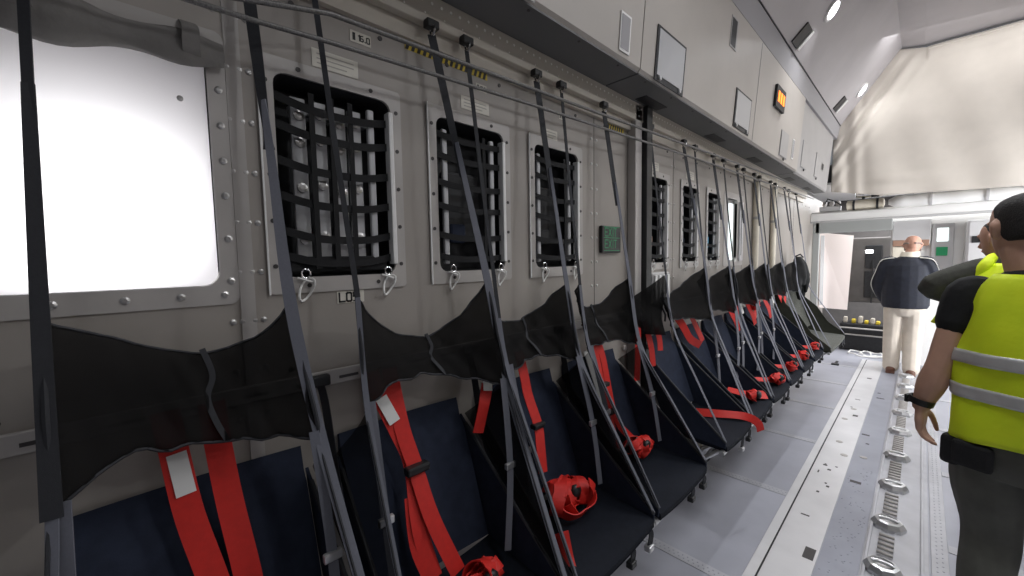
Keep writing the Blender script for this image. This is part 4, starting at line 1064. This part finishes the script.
def torso_ring(z, grow, n=40):
    tab = [(.79, .186, .132), (.90, .184, .134), (1.0, .178, .132), (1.12, .180, .136), (1.22, .160, .132), (1.32, .142, .122), (1.385, .118, .108), (1.42, .088, .090)]
    for (z0, a0, b0), (z1, a1, b1) in zip(tab[:-1], tab[1:]):
        if z <= z1: break
    u = min(1, max(0, (z-z0)/(z1-z0))); rx, ry = lerp(a0, a1, u)+grow, lerp(b0, b1, u)+grow
    out = []
    for j in range(n):
        a = 2*PI*j/n; c, s = math.cos(a), math.sin(a)
        wr = .004*math.sin(a*5+z*14)+.003*math.sin(a*9-z*23)
        out.append((px+(rx+wr)*math.copysign(abs(c)**.8, c), py+(ry+wr)*math.copysign(abs(s)**.8, s), z-(.012*math.sin(a*2+.6) if z < .85 else 0)))
    return out
m = MB(); m.rings([torso_ring(.825+.595*i/30, 0) for i in range(31)], cap=False)
o = m.build('hi_vis_vest', 'vest', t, smooth=True); sm = o.modifiers.new('s', 'SOLIDIFY'); sm.thickness = .004
for z0, z1 in ((.975, 1.022), (1.10, 1.147)):
    m = MB(); m.rings([torso_ring(lerp(z0, z1, i/4), .0025) for i in range(5)], cap=False); b = m.build('reflective_band', 'reflect', t, smooth=True); sm = b.modifiers.new('s', 'SOLIDIFY'); sm.thickness = .003; sm.offset = 1
m = MB()    # trousers
loft_z(m, [(px, py, .70, .10, .09), (px, py, .76, .165, .115), (px, py, .86, .170, .12), (px, py, .93, .165, .115)])
limb(m, [HIPL, (px-.088, py+.01, .66), KNL, (px-.068, py-.01, .3), (ANL[0], ANL[1], .07)], [.096, .098, .078, .074, .070]); limb(m, [HIPR, (px+.095, py+.08, .66), KNR, (px+.095, py+.2, .3), (ANR[0], ANR[1], .07)], [.096, .098, .078, .074, .070])
remesh(m, .008, 'trousers', 'trouser', t, 3)
m = MB(); m.box((px-.185, py-.095, .70), (px-.125, py+.015, .815), .02); m.box((px-.135, py-.135, .725), (px-.03, py-.105, .82), .015); m.build('belt_pouch', 'pouch', t)
for c in (ANL, ANR):
    m = MB(); limb(m, [(c[0], c[1]-.05, .05), (c[0], c[1]+.06, .052), (c[0], c[1]+.17, .038)], [.045, .046, .036]); m.box((c[0]-.045, c[1]-.09, .0), (c[0]+.045, c[1]+.2, .022), .01); remesh(m, .008, 'shoe', 'shoeblack', t)
m = MB(); w0 = Vector(WRI)+Vector((.002, -.004, .022)); dv = (Vector(WRI)-Vector(FOR)).normalized()
ax = dv.orthogonal().normalized(); ay = dv.cross(ax)
m.rings([[w0+dv*h+(ax*math.cos(a)+ay*math.sin(a))*r for a in [2*PI*j/18 for j in range(18)]] for h, r in ((-.012, .034), (-.012, .039), (.012, .038), (.012, .033))], cap=False)
m.box(w0+Vector((-.048, -.018, -.016)), w0+Vector((-.034, .018, .016)), .004); m.build('watch', 'black', t, smooth=True)

t.rotation_euler.z = -.42; t.location = (px+.015, py, 0)

# --- second vest man, further along, half hidden
qx, qy = .375, 3.55
t = thing('person', (qx, qy, 0), 'person in yellow hi-vis vest over olive long sleeves, half hidden by the black T-shirt man', 'person')
m = MB(); S2L, E2L, W2L = (qx-.155, qy, 1.385), (qx-.335, qy-.03, 1.285), (qx-.13, qy+.17, 1.175)
S2R, E2R, W2R = (qx+.175, qy, 1.37), (qx+.22, qy+.05, 1.1), (qx+.14, qy+.25, 1.15)
T, k = head(m, (qx-.06, qy+.05, 1.57), .225, yaw=.75, pitch=-.15)
limb(m, [(qx, qy, 1.36), (qx-.02, qy+.01, 1.44), (qx-.05, qy+.03, 1.52)], [.07, .058, .058])
loft_z(m, [(qx, qy, .80, .12, .09), (qx, qy, .90, .155, .105), (qx, qy, 1.05, .150, .10), (qx, qy, 1.2, .16, .105), (qx, qy, 1.33, .16, .10), (qx, qy, 1.41, .09, .07)])
limb(m, [S2L, E2L, W2L], [.05, .042, .028]); limb(m, [S2R, E2R, W2R], [.05, .042, .028])
hand(m, W2L, (.5, .8, .1), (-.5, .2, .8), (.2, .2, .9), 1.0, .7); hand(m, W2R, (-.6, .7, .1), (.5, .2, .8), (-.2, .2, .9), 1.0, .7)
for sx in (-1, 1): limb(m, [(qx+sx*.085, qy, .82), (qx+sx*.085, qy+.02, .46), (qx+sx*.085, qy-.02, .09)], [.08, .055, .04]); limb(m, [(qx+sx*.085, qy-.03, .05), (qx+sx*.085, qy+.15, .04)], [.035, .03])
remesh(m, .008, 'body', 'skin2', t, 3); hair_cap(T, k, 'hair', t, low=-.03, front=.05, grow=1.03); eyes(T, k, t)
m = MB(); loft_z(m, [(qx, qy, .92, .16, .115), (qx, qy, 1.05, .16, .112), (qx, qy, 1.2, .166, .115), (qx, qy, 1.34, .165, .11), (qx, qy, 1.42, .10, .085), (qx, qy+.01, 1.48, .066, .066)])
limb(m, [(qx-.10, qy, 1.40), S2L, E2L, W2L], [.06, .066, .056, .038]); limb(m, [(qx+.10, qy, 1.395), S2R, E2R, W2R], [.06, .066, .054, .038]); remesh(m, .009, 'sweater', 'sleeve', t)
def ring2(z, g, n=32):
    tab = [(.93, .186, .13), (1.1, .182, .128), (1.3, .180, .126), (1.37, .150, .112), (1.43, .10, .095)]
    for (z0, a0, b0), (z1, a1, b1) in zip(tab[:-1], tab[1:]):
        if z <= z1: break
    u = min(1, max(0, (z-z0)/(z1-z0))); rx, ry = lerp(a0, a1, u)+g, lerp(b0, b1, u)+g
    return [(qx+rx*math.copysign(abs(math.cos(a))**.8, math.cos(a)), qy+ry*math.copysign(abs(math.sin(a))**.8, math.sin(a)), z) for a in [2*PI*j/n for j in range(n)]]
m = MB(); m.rings([ring2(1.07+.36*i/20, 0) for i in range(21)], cap=False); o = m.build('hi_vis_vest', 'vest', t, smooth=True); sm = o.modifiers.new('s', 'SOLIDIFY'); sm.thickness = .004
m = MB(); limb(m, [(qx-.155, qy-.03, 1.345), (qx-.12, qy-.05, 1.42), (qx-.09, qy-.0, 1.465), (qx-.07, qy+.05, 1.45)], [.03, .03, .025, .02]); remesh(m, .008, 'vest_shoulder', 'vest', t)
for z0, z1 in ((1.13, 1.18),):
    m = MB(); m.rings([ring2(lerp(z0, z1, i/4), .003) for i in range(5)], cap=False); b = m.build('reflective_band', 'reflect', t, smooth=True); sm = b.modifiers.new('s', 'SOLIDIFY'); sm.thickness = .003; sm.offset = 1
m = MB(); loft_z(m, [(qx, qy, .74, .13, .10), (qx, qy, .82, .17, .12), (qx, qy, .95, .165, .115)])
for sx in (-1, 1): limb(m, [(qx+sx*.085, qy, .80), (qx+sx*.085, qy+.02, .46), (qx+sx*.085, qy-.02, .06)], [.098, .078, .066])
remesh(m, .009, 'trousers', 'trouser', t)
for sx in (-1, 1):
    m = MB(); limb(m, [(qx+sx*.085, qy-.06, .05), (qx+sx*.085, qy+.06, .052), (qx+sx*.085, qy+.16, .038)], [.045, .046, .036]); m.box((qx+sx*.085-.045, qy-.1, .0), (qx+sx*.085+.045, qy+.19, .022), .01); remesh(m, .009, 'shoe', 'shoeblack', t)

for o in t.children:      # his vest hangs open and flares at the hem
    if o.name.startswith(('hi_vis', 'reflective')):
        for v in o.data.vertices:
            if v.co.x < qx: v.co.x += min(0, (v.co.z-1.40)*.42)*min(1, (qx-v.co.x)/.15)

# --- man at the doorway in navy jacket and pale trousers
fx_, fy = -.125, 6.85
t = thing('person', (fx_, fy, 0), 'bald person in navy jacket with pale shoulder stripes and pale trousers standing at the doorway', 'person')
m = MB(); T, k = head(m, (fx_+.045, fy+.06, 1.585), .225, yaw=-.1, pitch=-.25)
limb(m, [(fx_+.02, fy, 1.36), (fx_+.04, fy+.03, 1.52)], [.07, .06])
loft_z(m, [(fx_, fy, .80, .12, .09), (fx_, fy, .90, .155, .11), (fx_, fy, 1.05, .155, .11), (fx_, fy, 1.2, .165, .11), (fx_, fy, 1.33, .16, .10), (fx_, fy, 1.41, .09, .07)])
SA, EA, WA = (fx_-.18, fy, 1.36), (fx_-.245, fy+.03, 1.10), (fx_-.20, fy+.16, .90)
SB, EB, WB = (fx_+.18, fy, 1.36), (fx_+.25, fy+.06, 1.10), (fx_+.16, fy+.22, 1.02)
limb(m, [SA, EA, WA], [.05, .042, .028]); limb(m, [SB, EB, WB], [.05, .042, .028])
hand(m, WA, (.1, .4, -.9), (-1, 0, 0), (.2, 1, .2), 1, .6); hand(m, WB, (-.6, .7, 0), (.5, .3, .8), (0, .3, .9), 1, .6)
LEGS = ((fx_-.095, fy-.02, .0), (fx_+.085, fy-.10, .03))
for x, y, d in LEGS: limb(m, [(fx_+math.copysign(.085, x-fx_), fy, .80), (x, fy+.02, .45), (x, y, .09)], [.08, .055, .04]); limb(m, [(x, y-.03, .05), (x, y+.15, .04)], [.035, .03])
remesh(m, .008, 'body', 'skin2', t, 3); eyes(T, k, t)
m = MB()
for sx in (-1, 1): limb(m, [(sx*.066*k, .02*k, -.06*k), (sx*.074*k, -.02*k, .0), (sx*.066*k, -.05*k, .01*k), (sx*.03*k, -.095*k, .0)], [.008, .010, .010, .010], 8)
m.v = [T @ Vector(v) for v in m.v]; m.build('hair', 'hairgrey', t, smooth=True)
m = MB(); loft_z(m, [(fx_, fy, .82, .20, .145), (fx_, fy, .86, .215, .15), (fx_, fy, 1.0, .215, .15), (fx_, fy, 1.2, .212, .148), (fx_, fy, 1.34, .205, .13), (fx_+.01, fy, 1.42, .12, .10), (fx_+.02, fy+.01, 1.455, .08, .08)])
limb(m, [(fx_-.12, fy, 1.37), SA, EA, WA], [.07, .078, .068, .050]); limb(m, [(fx_+.12, fy, 1.37), SB, EB, WB], [.07, .078, .068, .050]); remesh(m, .010, 'jacket', 'jacket', t)
m = MB(); loft_z(m, [(fx_+.022, fy+.01, 1.44, .092, .09), (fx_+.025, fy+.015, 1.475, .088, .086), (fx_+.03, fy+.02, 1.505, .078, .078)]); m.build('collar', 'cream', t, smooth=True)
for sx, Sx, Ex, Wx_ in ((-1, SA, EA, WA), (1, SB, EB, WB)):
    off = Vector((sx*.074, -.035, 0)); m = MB()
    m.ribbon([Vector((fx_+sx*.11, fy-.06, 1.435)), Vector(Sx)+Vector((sx*.045, -.05, .045)), Vector(Sx).lerp(Vector(Ex), .4)+off, Vector(Ex)+off*.95, Vector(Ex).lerp(Vector(Wx_), .8)+off*.75], .026, .006, (0, 1, .2)); m.build('sleeve_stripe', 'stripe', t, smooth=True)
m = MB(); loft_z(m, [(fx_, fy, .72, .13, .10), (fx_, fy, .80, .185, .135), (fx_, fy, .9, .18, .13)])
for x, y, d in LEGS: limb(m, [(fx_+math.copysign(.085, x-fx_), fy, .80), (x, fy+.01, .46), (x, y, .07)], [.105, .088, .078])
remesh(m, .010, 'trousers', 'khaki', t)
for x, y, d in LEGS:
    m = MB(); limb(m, [(x, y-.06, .05), (x, y+.06, .05), (x, y+.17, .038)], [.046, .048, .036]); m.box((x-.045, y-.1, .0), (x+.045, y+.2, .022), .01); remesh(m, .009, 'shoe', 'shoe', t)

# ------------------------------------------------------------------ light
def area(name, loc, aim, sx, sy, e, col=(1,1,1), spread=180):
    L = bpy.data.lights.new(name, 'AREA'); L.shape = 'RECTANGLE'; L.size = sx; L.size_y = sy; L.energy = e; L.color = col; L.spread = R(spread)
    o = bpy.data.objects.new(name, L); COL.objects.link(o); o.location = loc; o.rotation_euler = (Vector(aim)-Vector(loc)).to_track_quat('-Z', 'Y').to_euler(); return o
# ceiling light of the front compartment, and added lamps that brighten the bulkhead
area('crew_ceiling_light', (.3, 8.6, 2.45), (.3, 8.6, 0), 2.4, 1.2, 170, (.95, .97, 1))
area('bulkhead_fill', (.3, 6.4, 3.9), (.1, 7.3, 1.6), 2.2, .4, 16, (.97, .98, 1))
area('bulkhead_side_fill', (2.75, 6.35, 1.2), (-.3, 7.5, 1.2), 1.0, 1.8, 85, (.95, .97, 1), 110)  # unseen lamp added at the side; no door opening stands there
# row of cabin lights along the flat ceiling
for y, e in ((1.1, 13), (3.0, 28), (5.0, 28)): area('aisle_light', (.85, y, 3.93), (.6, y, 0), .35, 1.2, e, (.96, .97, 1), 130)
# daylight from the open ramp behind
W_ = bpy.data.worlds.new('World'); S.world = W_; W_.use_nodes = True
bg = W_.node_tree.nodes['Background']; bg.inputs['Color'].default_value = (.86, .92, 1, 1); bg.inputs['Strength'].default_value = .17

# ------------------------------------------------------------------ camera
cam = bpy.data.cameras.new('camera'); co = bpy.data.objects.new('camera', cam); COL.objects.link(co); S.camera = co
cam.sensor_width = 36; cam.sensor_fit = 'HORIZONTAL'; cam.lens = 36*398.883/1024; cam.clip_start = .02; cam.clip_end = 100
Rr = [(.69855689, .03940577, -.71446866), (.71534167, -.06281049, .69594622), (-.01745183, -.99724722, -.07206529)]   # columns: right, down, forward
X_ = Vector([r[0] for r in Rr]); D_ = Vector([r[1] for r in Rr]); F_ = Vector([r[2] for r in Rr])
mw = Matrix.Identity(4)
for i in range(3): mw[i][0] = X_[i]; mw[i][1] = -D_[i]; mw[i][2] = -F_[i]
mw[0][3], mw[1][3], mw[2][3] = 0, 0, 1.5
co.matrix_world = mw
S.view_settings.view_transform = 'Standard'; S.view_settings.look = 'None'; S.view_settings.exposure = 0; S.view_settings.gamma = 1; S.view_settings.use_curve_mapping = False
try: S.cycles.use_denoising = True
except Exception: pass
